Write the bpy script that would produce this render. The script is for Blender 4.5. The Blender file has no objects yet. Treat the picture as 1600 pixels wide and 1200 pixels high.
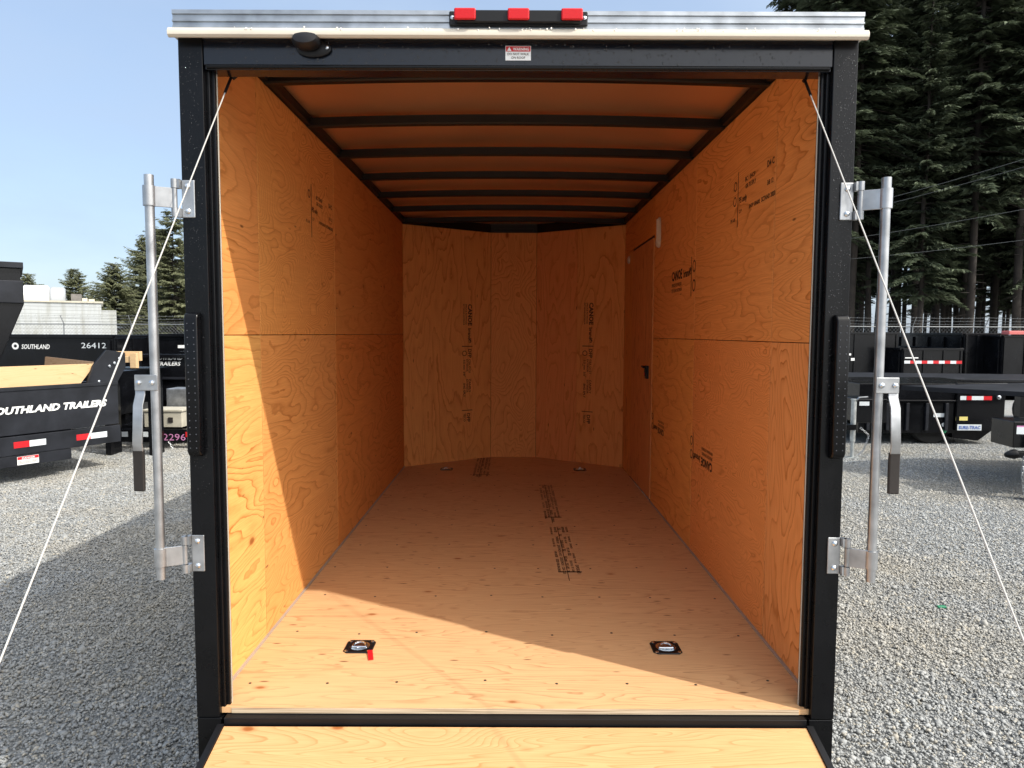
import bpy, math, random
import numpy as np
from mathutils import Vector, Matrix
R = math.radians
rnd = random.Random(7)
sc = bpy.context.scene
COL = sc.collection

# ------------------------------------------------------------------ camera, sky, sun, exposure
CAMZ = 1.842; PITCH = 4.07; FPX = 1110.0
cam = bpy.data.objects.new('camera', bpy.data.cameras.new('camera')); COL.objects.link(cam)
cam.location = (0, 0, CAMZ); cam.rotation_euler = (R(90 - PITCH), R(-0.22), 0)
cam.data.sensor_width = 36; cam.data.lens = FPX / 1600 * 36
cam.data.clip_start = 0.05; cam.data.clip_end = 2000
sc.camera = cam
SUNV = Vector((1.965, -1.13, 2.12)).normalized()          # towards the sun
SUN_EL = math.asin(SUNV.z); SUN_AZ = math.atan2(SUNV.x, SUNV.y)
sun = bpy.data.objects.new('sun', bpy.data.lights.new('sun', 'SUN')); COL.objects.link(sun)
sun.data.energy = 3.15; sun.data.angle = R(0.75); sun.data.color = (1, .95, .86)
sun.rotation_euler = (-SUNV).to_track_quat('-Z', 'Y').to_euler()
w = bpy.data.worlds.new('World'); sc.world = w; w.use_nodes = True
wn = w.node_tree; wn.nodes.clear()
def WN(t, **k):
    n = wn.nodes.new(t)
    for a, b in k.items(): setattr(n, a, b)
    return n
sky = WN('ShaderNodeTexSky', sky_type='NISHITA', sun_disc=False, sun_elevation=SUN_EL, sun_rotation=SUN_AZ,
         altitude=50, air_density=1.0, dust_density=1.6, ozone_density=1.4)
tc = WN('ShaderNodeTexCoord'); mp = WN('ShaderNodeMapping'); mp.inputs['Scale'].default_value = (1, 1, 2.6)
nz = WN('ShaderNodeTexNoise'); nz.inputs['Scale'].default_value = 1.6; nz.inputs['Detail'].default_value = 6
nz.inputs['Roughness'].default_value = .55
rp = WN('ShaderNodeValToRGB'); rp.color_ramp.elements[0].position = .38; rp.color_ramp.elements[0].color = (.45,)*3 + (1,)
rp.color_ramp.elements[1].position = .75; rp.color_ramp.elements[1].color = (.95,)*3 + (1,)
mx = WN('ShaderNodeMix', data_type='RGBA'); mx.inputs['B'].default_value = (2.35, 3.0, 4.0, 1)
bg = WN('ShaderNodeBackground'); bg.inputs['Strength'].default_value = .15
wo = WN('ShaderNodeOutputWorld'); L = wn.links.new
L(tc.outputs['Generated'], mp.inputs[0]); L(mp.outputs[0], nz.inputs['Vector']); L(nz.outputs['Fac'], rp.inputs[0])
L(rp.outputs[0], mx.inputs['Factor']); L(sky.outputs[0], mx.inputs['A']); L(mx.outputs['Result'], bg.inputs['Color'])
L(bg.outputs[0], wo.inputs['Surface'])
# haze glow around the sun, added out of view to brighten the trailer interior
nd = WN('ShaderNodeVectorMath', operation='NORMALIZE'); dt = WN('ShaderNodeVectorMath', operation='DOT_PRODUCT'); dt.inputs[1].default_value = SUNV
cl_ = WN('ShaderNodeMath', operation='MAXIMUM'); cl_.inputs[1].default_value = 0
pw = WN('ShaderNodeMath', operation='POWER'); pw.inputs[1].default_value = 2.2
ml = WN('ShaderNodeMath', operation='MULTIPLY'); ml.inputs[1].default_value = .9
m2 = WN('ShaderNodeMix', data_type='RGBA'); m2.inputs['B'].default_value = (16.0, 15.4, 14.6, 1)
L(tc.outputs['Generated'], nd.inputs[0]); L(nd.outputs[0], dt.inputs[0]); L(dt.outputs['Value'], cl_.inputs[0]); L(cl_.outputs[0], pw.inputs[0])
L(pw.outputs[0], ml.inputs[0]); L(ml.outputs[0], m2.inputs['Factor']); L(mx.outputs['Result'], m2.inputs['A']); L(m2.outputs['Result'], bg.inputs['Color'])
sc.view_settings.view_transform = 'Standard'; sc.view_settings.look = 'None'
sc.view_settings.exposure = 0.62; sc.view_settings.gamma = 1
sc.cycles.max_bounces = 12; sc.cycles.diffuse_bounces = 12; sc.cycles.glossy_bounces = 4
sc.cycles.sample_clamp_indirect = 20

def ray(px, py):
    d = Vector(((px - 800) / FPX, -(py - 600) / FPX, -1))
    d.rotate(cam.rotation_euler); return d
def at(px, py, y):
    d = ray(px, py); return Vector((0, 0, CAMZ)) + d * (y / d.y)

# ------------------------------------------------------------------ mesh helpers
class MB:
    def __init__(s): s.v = []; s.f = []
    def add(s, vs, fs):
        o = len(s.v); s.v += [tuple(p) for p in vs]; s.f += [tuple(i + o for i in f) for f in fs]; return s
    def box(s, x0, x1, y0, y1, z0, z1, M=None):
        vs = [Vector((x, y, z)) for z in (z0, z1) for y in (y0, y1) for x in (x0, x1)]
        if M is not None: vs = [M @ p for p in vs]
        return s.add(vs, [(0, 2, 3, 1), (4, 5, 7, 6), (0, 1, 5, 4), (2, 6, 7, 3), (0, 4, 6, 2), (1, 3, 7, 5)])
    def prism(s, poly, a, b, ax='x'):
        # poly: list of 2D points in the plane normal to ax, extruded a..b
        def P(u, v, t): return {'x': (t, u, v), 'y': (u, t, v), 'z': (u, v, t)}[ax]
        n = len(poly); vs = [P(u, v, a) for u, v in poly] + [P(u, v, b) for u, v in poly]
        fs = [tuple(range(n))[::-1], tuple(range(n, 2 * n))] + [(i, (i + 1) % n, n + (i + 1) % n, n + i) for i in range(n)]
        return s.add(vs, fs)
    def tube(s, pts, r, n=10, cap=True):
        pts = [Vector(p) for p in pts]; rs = r if isinstance(r, (list, tuple)) else [r] * len(pts)
        vs = []; up = None
        for i, p in enumerate(pts):
            t = (pts[min(i + 1, len(pts) - 1)] - pts[max(i - 1, 0)]).normalized()
            if up is None: up = Vector((0, 0, 1)) if abs(t.z) < .9 else Vector((0, 1, 0))
            a = t.cross(up).normalized(); b = a.cross(t).normalized(); up = b
            for k in range(n):
                an = 2 * math.pi * k / n
                vs.append(p + (a * math.cos(an) + b * math.sin(an)) * rs[i])
        fs = []
        for i in range(len(pts) - 1):
            for k in range(n):
                k2 = (k + 1) % n
                fs.append((i * n + k, i * n + k2, (i + 1) * n + k2, (i + 1) * n + k))
        if cap:
            fs.append(tuple(range(n))[::-1]); m = (len(pts) - 1) * n; fs.append(tuple(range(m, m + n)))
        return s.add(vs, fs)
    def lathe(s, o, axis, prof, n=20):
        # prof: list of (r, h) along axis from o
        o = Vector(o); ax = Vector(axis).normalized()
        u = ax.cross(Vector((0, 0, 1)) if abs(ax.z) < .9 else Vector((1, 0, 0))).normalized(); v = ax.cross(u)
        vs = []
        for r, h in prof:
            for k in range(n):
                an = 2 * math.pi * k / n
                vs.append(o + ax * h + (u * math.cos(an) + v * math.sin(an)) * r)
        fs = [(i * n + k, i * n + (k + 1) % n, (i + 1) * n + (k + 1) % n, (i + 1) * n + k)
              for i in range(len(prof) - 1) for k in range(n)]
        fs.append(tuple(range(n))[::-1]); m = (len(prof) - 1) * n; fs.append(tuple(range(m, m + n)))
        return s.add(vs, fs)
    def quad(s, a, b, c, d): return s.add([a, b, c, d], [(0, 1, 2, 3)])
    def build(s, name, mat, parent=None, smooth=False, bevel=0, label=None, seg=2):
        me = bpy.data.meshes.new(name); me.from_pydata(s.v, [], s.f); me.validate(); me.update()
        import bmesh
        bm = bmesh.new(); bm.from_mesh(me); bmesh.ops.recalc_face_normals(bm, faces=bm.faces); bm.to_mesh(me); bm.free()
        if smooth: me.shade_smooth()
        o = bpy.data.objects.new(name, me); COL.objects.link(o)
        if mat: me.materials.append(mat)
        if parent: o.parent = parent
        if bevel:
            m = o.modifiers.new('bevel', 'BEVEL'); m.width = bevel; m.segments = seg; m.limit_method = 'ANGLE'; m.angle_limit = R(40)
            me.shade_smooth(); m.harden_normals = True
        elif smooth:
            try: me.set_sharp_from_angle(angle=R(40))
            except Exception: pass
        if label: o['label'] = label
        return o
def thing(name, label, cat, loc=(0, 0, 0), rz=0, group=None):
    o = bpy.data.objects.new(name, None); COL.objects.link(o); o.location = loc; o.rotation_euler = (0, 0, rz)
    o.empty_display_size = .2; o['label'] = label; o['category'] = cat
    if group: o['group'] = group
    return o
def tag(o, label, cat=None, group=None, kind=None):
    if label: o['label'] = label
    if cat: o['category'] = cat
    if group: o['group'] = group
    if kind: o['kind'] = kind
    return o

_tx = {}
def text_geo(s, shear=0, bold=0):
    key = (s, shear, bold)
    if key in _tx: return _tx[key]
    cu = bpy.data.curves.new('t', 'FONT'); cu.body = s; cu.size = 1; cu.shear = shear; cu.offset = bold; cu.resolution_u = 2
    ob = bpy.data.objects.new('t', cu); COL.objects.link(ob)
    dg = bpy.context.evaluated_depsgraph_get(); dg.update()
    me = bpy.data.meshes.new_from_object(ob.evaluated_get(dg))
    vs = [(v.co.x, v.co.y) for v in me.vertices]; fs = [tuple(p.vertices) for p in me.polygons]
    bpy.data.objects.remove(ob); bpy.data.meshes.remove(me); bpy.data.curves.remove(cu)
    wd = max((v[0] for v in vs), default=0)
    _tx[key] = (vs, fs, wd); return _tx[key]
def put_text(mb, s, o, u, v, size, fit=None, shear=0, bold=0, off=0):
    """letters on the plane o + u*x + v*y, size = line height, fit = total width"""
    vs, fs, wd = text_geo(s, shear, bold)
    o = Vector(o); u = Vector(u).normalized(); v = Vector(v).normalized(); n = u.cross(v) * off
    kx = (fit / wd) if fit else size
    mb.add([o + u * (x * kx) + v * (y * size) + n for x, y in vs], fs)
def put_rect(mb, o, u, v, x0, x1, y0, y1, off=0):
    o = Vector(o); u = Vector(u).normalized(); v = Vector(v).normalized(); n = u.cross(v) * off
    mb.quad(*[o + u * a + v * b + n for a, b in ((x0, y0), (x1, y0), (x1, y1), (x0, y1))])
def put_ring(mb, o, u, v, cx, cy, r, t, off=0, n=20):
    o = Vector(o); u = Vector(u).normalized(); v = Vector(v).normalized(); nn = u.cross(v) * off; vs = []
    for rr in (r, r - t):
        for k in range(n):
            a = 2 * math.pi * k / n; vs.append(o + u * (cx + rr * math.cos(a)) + v * (cy + rr * math.sin(a)) + nn)
    mb.add(vs, [(k, (k + 1) % n, n + (k + 1) % n, n + k) for k in range(n)])

# ------------------------------------------------------------------ materials
class NT:
    def __init__(s, name):
        s.m = bpy.data.materials.new(name); s.m.use_nodes = True; s.t = s.m.node_tree
        s.b = s.t.nodes['Principled BSDF']; s.out = s.t.nodes['Material Output']
        s._c = None
    def n(s, t, **k):
        x = s.t.nodes.new(t)
        for a, b in k.items():
            if a.startswith('i_'):
                x.inputs[a[2:].replace('_', ' ')].default_value = b
            else: setattr(x, a, b)
        return x
    def l(s, a, b): s.t.links.new(a, b)
    def coord(s, scale=(1, 1, 1), loc=(0, 0, 0), rot=(0, 0, 0), kind='Object'):
        if s._c is None: s._c = s.n('ShaderNodeTexCoord')
        m = s.n('ShaderNodeMapping'); m.inputs['Scale'].default_value = scale
        m.inputs['Location'].default_value = loc; m.inputs['Rotation'].default_value = rot
        s.l(s._c.outputs[kind], m.inputs[0]); return m.outputs[0]
    def noise(s, vec, scale, detail=3, rough=.5, dist=0, out='Fac'):
        x = s.n('ShaderNodeTexNoise'); s.l(vec, x.inputs['Vector'])
        x.inputs['Scale'].default_value = scale; x.inputs['Detail'].default_value = detail
        x.inputs['Roughness'].default_value = rough; x.inputs['Distortion'].default_value = dist
        return x.outputs[out]
    def math(s, op, a, b=None, c=None, clamp=False):
        x = s.n('ShaderNodeMath', operation=op); x.use_clamp = clamp
        for i, q in enumerate((a, b, c)):
            if q is None: continue
            if isinstance(q, (int, float)): x.inputs[i].default_value = q
            else: s.l(q, x.inputs[i])
        return x.outputs[0]
    def ramp(s, fac, pts):
        x = s.n('ShaderNodeValToRGB'); e = x.color_ramp.elements
        while len(e) < len(pts): e.new(.5)
        for el, (p, c) in zip(e, pts):
            el.position = p; el.color = (c, c, c, 1) if isinstance(c, (int, float)) else tuple(c) + (1,)
        s.l(fac, x.inputs[0]); return x.outputs[0]
    def mix(s, fac, a, b, mode='MIX'):
        x = s.n('ShaderNodeMix', data_type='RGBA', blend_type=mode)
        for k, q in (('Factor', fac), ('A', a), ('B', b)):
            if isinstance(q, (int, float)): x.inputs[k].default_value = q
            elif isinstance(q, tuple): x.inputs[k].default_value = q + (1,)
            else: s.l(q, x.inputs[k])
        return x.outputs['Result']
    def set(s, **k):
        for a, q in k.items():
            a = a.replace('_', ' ')
            if hasattr(q, 'is_output') or hasattr(q, 'links'): s.l(q, s.b.inputs[a])
            else: s.b.inputs[a].default_value = q + (1,) if isinstance(q, tuple) and len(q) == 3 else q
    def bump(s, h, strength=.3, dist=.01):
        x = s.n('ShaderNodeBump'); x.inputs['Strength'].default_value = strength; x.inputs['Distance'].default_value = dist
        s.l(h, x.inputs['Height']); s.l(x.outputs[0], s.b.inputs['Normal'])

def plywood(name, grain='y', seed=0.0, rings=9.0, gs=1.0, cs=5.0, light=(.78, .43, .15), dark=(.55, .22, .05), knots=.5,
            dashes=.5, contrast=.8, rot=0.0, grey=0.0, kscale=1.35):
    """rotary cut fir: contour bands of a stretched noise, fine fibre, knots and pitch dashes"""
    if name in ('wall_ply', 'nose_ply', 'strip_ply', 'door_ply'): kv = 1 + .07 * math.sin(seed * 7.7); gv = 1 + .06 * math.sin(seed * 3.1); light = (min(.88, light[0] * kv * 1.04), light[1] * .91 * kv * gv, light[2] * .72 * kv); dark = (dark[0] * .76, dark[1] * .62, dark[2] * .42); dashes += .5
    t = NT(name)
    perm = {'x': (1, 0, 0), 'y': (0, 1, 0), 'z': (0, 0, 1)}
    def sc3(g, c): return tuple(g if a == grain else c for a in 'xyz')
    ro = {'x': (0, rot, rot), 'y': (rot, 0, 0), 'z': (0, rot, 0)}[grain]
    v = t.coord(sc3(gs, cs), (seed * 3.7, seed * 1.9, seed * 5.3), ro)
    n1 = t.noise(v, 1.0, 2.2, .42, .35)
    wob = t.noise(t.coord(sc3(9, 26), (seed, seed, seed)), 1.0, 2, .5)
    val = t.math('ADD', t.math('MULTIPLY', n1, rings * 4.3), t.math('MULTIPLY', wob, .8))
    fr = t.math('FRACT', val)
    saw = t.ramp(fr, [(0, 0.0), (.5, .10), (.80, .38), (.91, 1.0), (.97, .8), (1, 0.0)])
    amt = t.noise(t.coord(sc3(1.3, 3), (seed + 9, 0, seed)), 1, 2)
    saw = t.math('MULTIPLY', saw, t.math('MULTIPLY', t.ramp(amt, [(.3, .45), (.6, 1)]), min(1, contrast * 1.9)))
    fib = t.noise(t.coord(sc3(7, 240), (0, seed, 0)), 1, 3, .7)
    fib2 = t.noise(t.coord(sc3(2.0, 45), (seed, 0, 3)), 1, 3, .6)
    col = t.mix(saw, light, dark)
    col = t.mix(t.ramp(fib, [(.35, .35), (.7, 0)]), col, dark)
    col = t.mix(t.ramp(fib2, [(.4, .35), (.62, 0)]), col, tuple(.6 * a + .4 * b for a, b in zip(light, dark)))
    big = t.noise(t.coord(sc3(1.2, 1.7), (seed * 2, 5, 1)), 1, 2)
    col = t.mix(t.ramp(big, [(.3, .35), (.7, 0)]), col, tuple(c * .8 for c in light))
    if grey: col = t.mix(grey, col, (.42, .36, .30))
    # knots
    vo = t.n('ShaderNodeTexVoronoi'); t.l(t.coord(sc3(1.7, 3.2), (seed * 1.3, seed * 2.1, seed)), vo.inputs['Vector'])
    vo.inputs['Scale'].default_value = kscale; vo.inputs['Randomness'].default_value = 1
    sep = t.n('ShaderNodeSeparateColor'); t.l(vo.outputs['Color'], sep.inputs[0])
    pick = t.math('LESS_THAN', sep.outputs[0], knots)
    kd = t.ramp(vo.outputs['Distance'], [(0, 1), (.045, .85), (.075, .25), (.12, 0)])
    col = t.mix(t.math('MULTIPLY', kd, pick), col, (.28, .085, .018))
    # small dark pitch dashes
    v2 = t.n('ShaderNodeTexVoronoi'); t.l(t.coord(sc3(5, 17), (seed * 3.3, seed, seed * .7)), v2.inputs['Vector'])
    v2.inputs['Scale'].default_value = 1.0
    s2 = t.n('ShaderNodeSeparateColor'); t.l(v2.outputs['Color'], s2.inputs[0])
    d2 = t.math('MULTIPLY', t.ramp(v2.outputs['Distance'], [(0, .9), (.06, .7), (.11, 0)]), t.math('LESS_THAN', s2.outputs[1], dashes * .22))
    col = t.mix(d2, col, (.10, .032, .01))
    t.set(Base_Color=col, Roughness=.7); t.b.inputs['Specular IOR Level'].default_value = .14
    t.bump(t.math('ADD', fib, t.math('MULTIPLY', fr, -.5)), .12, .002)
    return t.m
def simple(name, col, rough=.5, metal=0, coat=0, bump=0, bscale=60, spec=None, var=0, vscale=4):
    t = NT(name); t.set(Roughness=rough, Metallic=metal, Coat_Weight=coat, Coat_Roughness=.06)
    c = t.coord()
    n = t.noise(c, vscale, 5, .6)
    t.set(Base_Color=t.mix(t.ramp(n, [(.3, 0), (.7, 1)]), tuple(x * (1 - var) for x in col), tuple(min(1, x * (1 + var)) for x in col)))
    if var: t.set(Roughness=t.math('ADD', t.math('MULTIPLY', n, .25 * (1 if rough > .15 else .2)), max(0, rough - .1)))
    if spec is not None: t.b.inputs['Specular IOR Level'].default_value = spec
    if bump: t.bump(t.noise(c, bscale, 3), bump, .002)
    return t.m
M = {}
M['black'] = simple('black_paint', (.003, .0032, .004), .26, coat=.08, spec=.2, var=.2, vscale=9, bump=.05, bscale=25)
M['black_satin'] = simple('black_satin', (.005, .005, .006), .42, spec=.3, var=.25)
M['blk_bg'] = simple('black_gloss_far', (.0035, .0038, .005), .22, coat=.12, spec=.25, var=.4, vscale=3, bump=.25, bscale=2.2)
M['blk_side'] = simple('dusty_black_far', (.012, .0135, .018), .45, spec=.3, var=.5, vscale=3, bump=.2, bscale=3)
M['rubber'] = simple('black_rubber', (.018, .014, .012), .6, var=.3, bump=.2, bscale=90)
M['tyre'] = simple('tyre_rubber', (.014, .014, .014), .75, var=.2)
M['white'] = simple('white_paint', (.80, .80, .78), .5, var=.04)
M['offwhite'] = simple('cream_plastic', (.56, .51, .42), .4, var=.06)
M['ink'] = simple('black_ink', (.035, .018, .010), .7)
def ink_mat():
    t = NT('stamp_ink'); n = t.noise(t.coord(), 55, 4, .7); t.set(Base_Color=(.04, .02, .012), Roughness=.75)
    t.set(Alpha=t.ramp(n, [(.3, .55), (.52, .97)])); return t.m
M['stamp'] = ink_mat()
M['ink_red'] = simple('purple_ink', (.16, .025, .05), .7)
M['red_lens'] = simple('red_lens', (.50, .002, .005), .22, coat=.15, bump=.3, bscale=260, spec=.3)
M['red'] = simple('red_tape', (.55, .012, .018), .35)
M['tape_white'] = simple('white_tape', (.62, .66, .68), .35, var=.06)
M['chrome'] = simple('zinc_steel', (.62, .66, .70), .22, metal=1, var=.12, vscale=60)
M['diode'] = simple('dull_diode', (.09, .095, .11), .4, metal=.5)
M['cable'] = simple('white_cable', (.48, .47, .44), .4, metal=.1)
M['caulk'] = simple('grey_caulk', (.36, .30, .25), .6, var=.1)
M['darkgap'] = simple('dark_seal', (.01, .008, .007), .7)
M['pink'] = simple('pink_marker', (.5, .20, .38), .5)
M['blue'] = simple('blue_label', (.05, .12, .42), .4)
M['green'] = simple('green_label', (.02, .20, .10), .4)
M['yellow'] = simple('yellow_label', (.7, .6, .2), .4)
M['beige'] = simple('beige_paint', (.44, .41, .33), .5, var=.12, vscale=6)
M['redrail'] = simple('faded_red_tarp', (.55, .13, .12), .6, var=.1)
M['wire'] = simple('dull_wire', (.10, .11, .11), .6)
M['fence'] = simple('galvanised_wire', (.20, .21, .215), .55, metal=.3)
M['bark'] = simple('bark', (.034, .027, .022), .9, bump=.9, bscale=9, var=.45, vscale=3)
def galv(name, base, rough, axis='x', sc_=90):
    t = NT(name); n = t.noise(t.coord(tuple(2 if a == axis else sc_ for a in 'xyz')), 1, 4, .6)
    m = t.noise(t.coord(), 14, 4)
    t.set(Metallic=.85, Base_Color=t.mix(t.ramp(m, [(.3, 0), (.7, 1)]), tuple(c * .58 for c in base), base),
          Roughness=t.math('ADD', t.math('MULTIPLY', n, .25), rough - .1))
    t.bump(n, .15, .001); return t.m
M['alu'] = galv('brushed_aluminium', (.46, .49, .52), .34, 'x')
M['header'] = simple('header_paint', (.003, .005, .010), .2, coat=.22, spec=.4, var=.2, vscale=9)
M['galv_z'] = galv('galvanised_tube', (.50, .51, .52), .36, 'z')
M['skin_in'] = simple('bare_roof_sheet', (.86, .56, .33), .36, metal=.85, var=.03, vscale=1.5)

# ------------------------------------------------------------------ ground
def ground_mat():
    t = NT('gravel_ground'); c = t.coord()
    vo = t.n('ShaderNodeTexVoronoi'); t.l(c, vo.inputs['Vector']); vo.inputs['Scale'].default_value = 48
    sep = t.n('ShaderNodeSeparateColor'); t.l(vo.outputs['Color'], sep.inputs[0])
    col = t.ramp(sep.outputs[0], [(0, (.20, .21, .21)), (.35, (.28, .29, .29)), (.7, (.35, .355, .345)), (1, (.45, .44, .41))])
    fine = t.noise(c, 120, 3, .7)
    col = t.mix(t.ramp(fine, [(.35, .4), (.6, 0)]), col, (.16, .165, .17))
    dust = t.noise(c, .55, 5, .6)
    col = t.mix(t.ramp(dust, [(.48, 0), (.72, .5)]), col, (.37, .335, .265))
    t.set(Base_Color=col, Roughness=.9)
    h = t.math('ADD', t.math('MULTIPLY', vo.outputs['Distance'], -1), t.math('MULTIPLY', fine, .3))
    h = t.math('ADD', h, t.math('MULTIPLY', sep.outputs[1], .6))
    t.bump(h, .9, .018); return t.m
N = 60
gm = MB(); S = 400.0
xs = [(-1 + 2 * i / N) for i in range(N + 1)]
def gpos(a): return math.copysign(abs(a) ** 2.2, a) * S
vs = []
for j in range(N + 1):
    for i in range(N + 1):
        vs.append((gpos(xs[i]), gpos(xs[j]) + 5, -.010))
gm.add(vs, [(j * (N + 1) + i, j * (N + 1) + i + 1, (j + 1) * (N + 1) + i + 1, (j + 1) * (N + 1) + i) for j in range(N) for i in range(N)])
tag(gm.build('ground', ground_mat()), None, kind='structure')

def stone_mat():
    t = NT('gravel_stone'); a = t.n('ShaderNodeAttribute', attribute_name='tint', attribute_type='GEOMETRY')
    n = t.noise(t.coord(), 140, 3)
    gp_ = t.n('ShaderNodeNewGeometry'); dust = t.noise(gp_.outputs['Position'], .55, 5, .6); tk = t.noise(gp_.outputs['Position'], 2.3, 4, .6)
    col = t.mix(.35, a.outputs['Color'], t.ramp(n, [(.3, (.24, .25, .25)), (.7, (.42, .42, .40))]))
    col = t.mix(t.ramp(dust, [(.44, 0), (.66, .7)]), col, (.36, .325, .26))
    col = t.mix(t.ramp(tk, [(.35, .22), (.55, 0)]), col, (.18, .185, .19))
    t.set(Base_Color=col, Roughness=.85); t.bump(n, .4, .002); return t.m
def make_tile(seed, n=7600, size=1.0):
    r = np.random.default_rng(seed)
    g = (1 + 5 ** .5) / 2
    iv = np.array([(-1, g, 0), (1, g, 0), (-1, -g, 0), (1, -g, 0), (0, -1, g), (0, 1, g), (0, -1, -g), (0, 1, -g), (g, 0, -1), (g, 0, 1), (-g, 0, -1), (-g, 0, 1)], float)
    iv /= np.linalg.norm(iv[0])
    it = np.array([(0, 11, 5), (0, 5, 1), (0, 1, 7), (0, 7, 10), (0, 10, 11), (1, 5, 9), (5, 11, 4), (11, 10, 2), (10, 7, 6), (7, 1, 8), (3, 9, 4), (3, 4, 2), (3, 2, 6), (3, 6, 8), (3, 8, 9), (4, 9, 5), (2, 4, 11), (6, 2, 10), (8, 6, 7), (9, 8, 1)])
    V = np.repeat(iv[None], n, 0) * (1 + r.uniform(-.28, .28, (n, 12, 1)))
    sc_ = np.exp(r.normal(math.log(.0054), .40, (n, 1, 1))) * r.uniform(.65, 1.3, (n, 1, 3))
    V = V * sc_
    q = r.normal(size=(n, 4)); q /= np.linalg.norm(q, axis=1)[:, None]; a, b, c, d = q.T
    Rm = np.stack([1 - 2 * (c * c + d * d), 2 * (b * c - a * d), 2 * (b * d + a * c), 2 * (b * c + a * d), 1 - 2 * (b * b + d * d), 2 * (c * d - a * b),
                   2 * (b * d - a * c), 2 * (c * d + a * b), 1 - 2 * (b * b + c * c)], 1).reshape(n, 3, 3)
    V = np.einsum('nij,nkj->nki', Rm, V); V[:, :, 2] *= .75
    pos = np.stack([r.uniform(-size / 2, size / 2, n), r.uniform(-size / 2, size / 2, n), r.uniform(-.006, .006, n)], 1)
    V += pos[:, None]
    F = it[None] + (np.arange(n) * 12)[:, None, None]
    me = bpy.data.meshes.new('gravel_tile'); me.vertices.add(n * 12); me.vertices.foreach_set('co', V.ravel())
    nf = n * 20; me.loops.add(nf * 3); me.loops.foreach_set('vertex_index', F.ravel().astype(np.int32))
    me.polygons.add(nf); me.polygons.foreach_set('loop_start', np.arange(nf, dtype=np.int32) * 3)
    me.update(); me.validate()
    ca = me.color_attributes.new('tint', 'FLOAT_COLOR', 'POINT')
    k = r.random(n); base = np.array([.265, .275, .275])[None] * r.uniform(.8, 1.25, (n, 1))
    tan = np.array([.43, .385, .30])[None] * r.uniform(.6, 1.2, (n, 1)); lt = np.array([.46, .46, .44])[None] * r.uniform(.8, 1.1, (n, 1))
    c3 = np.where(k[:, None] < .15, tan, np.where(k[:, None] > .86, lt, base))
    c4 = np.concatenate([np.repeat(c3, 12, 0), np.ones((n * 12, 1))], 1); ca.data.foreach_set('color', c4.ravel())
    return me
st_m = stone_mat()
def gravel(tiles):
    """one sheet of loose stones: a mesh of points, each carrying a tile of stones"""
    pts = []
    for j in range(1, 17):
        for i in range(-14, 15):
            X, Y = i * .97, j * .97
            if abs(X) < .0: continue
            if abs(X) > .80 * Y + 1.6: continue
            if abs(X) < .9 and 2.6 < Y < 7: continue
            pts.append((X, Y, 0))
    me = bpy.data.meshes.new('gravel'); me.from_pydata(pts, [], [])
    o = bpy.data.objects.new('gravel', me); COL.objects.link(o); me.materials.append(st_m)
    ng = bpy.data.node_groups.new('gravel_scatter', 'GeometryNodeTree')
    ng.interface.new_socket('Geometry', in_out='INPUT', socket_type='NodeSocketGeometry')
    ng.interface.new_socket('Geometry', in_out='OUTPUT', socket_type='NodeSocketGeometry')
    gi = ng.nodes.new('NodeGroupInput'); go = ng.nodes.new('NodeGroupOutput')
    gg = ng.nodes.new('GeometryNodeGeometryToInstance')
    for tme in tiles:
        to = bpy.data.objects.new('gravel_tile', tme); tme.materials.append(st_m)
        oi = ng.nodes.new('GeometryNodeObjectInfo'); oi.inputs['Object'].default_value = to; oi.inputs['As Instance'].default_value = True
        ng.links.new(oi.outputs['Geometry'], gg.inputs[0])
    ip = ng.nodes.new('GeometryNodeInstanceOnPoints'); ip.inputs['Pick Instance'].default_value = True
    ri = ng.nodes.new('FunctionNodeRandomValue'); ri.data_type = 'INT'; ri.inputs[4].default_value = 0; ri.inputs[5].default_value = 63
    mm = ng.nodes.new('ShaderNodeMath'); mm.operation = 'MULTIPLY'; mm.inputs[1].default_value = math.pi / 2
    cb = ng.nodes.new('ShaderNodeCombineXYZ')
    ng.links.new(ri.outputs[2], mm.inputs[0]); ng.links.new(mm.outputs[0], cb.inputs[2])
    ng.links.new(gi.outputs[0], ip.inputs['Points'])
    src = oi.outputs['Geometry'] if len(tiles) == 1 else gg.outputs[0]
    ng.links.new(oi.outputs['Geometry'] if len(tiles) == 1 else gg.outputs[0], ip.inputs['Instance'])
    ng.links.new(cb.outputs[0], ip.inputs['Rotation'])
    if len(tiles) == 1: ip.inputs['Pick Instance'].default_value = False
    ng.links.new(ip.outputs[0], go.inputs[0])
    md = o.modifiers.new('scatter', 'NODES'); md.node_group = ng
    tag(o, 'loose grey crushed gravel stones covering the yard round the trailer', 'gravel', kind='stuff')
gravel([make_tile(3)])

# ------------------------------------------------------------------ the open cargo trailer (local y = 0 at its rear face)
X0, Y0, F = .016, 2.295, .58
T = thing('cargo_trailer', 'black enclosed cargo trailer seen from behind with its rear ramp open and plywood lined inside', 'trailer', (X0, Y0, 0))
OW, PI_ = 1.067, .99          # outer half width, inner edge of the post face
ZH, ZT = 2.668, 2.762         # header bottom / top
JB = .968
for s in (-1, 1):
    fr = MB()
    a, b = sorted((s * OW, s * PI_)); fr.box(a, b, 0, .085, .555, ZT)
    a, b = sorted((s * (PI_ + .001), s * .979)); fr.box(a, b, .022, .09, .556, ZH + .001)
    a, b = sorted((s * .981, s * JB)); fr.box(a, b, .036, .049, .557, ZH + .002)
    a, b = sorted((s * OW, s * .985)); fr.box(a, b, .0025, .085, .30, .552)
    fr.build('rear_post', M['black'], T, bevel=.003)
fr = MB()
fr.box(-PI_ + .001, PI_ - .001, .003, .07, ZH + .012, ZT - .001)
fr.box(-PI_ + .002, PI_ - .002, .010, .075, ZH, ZH + .013)
fr.build('header', M['header'], T, bevel=.003)
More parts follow.
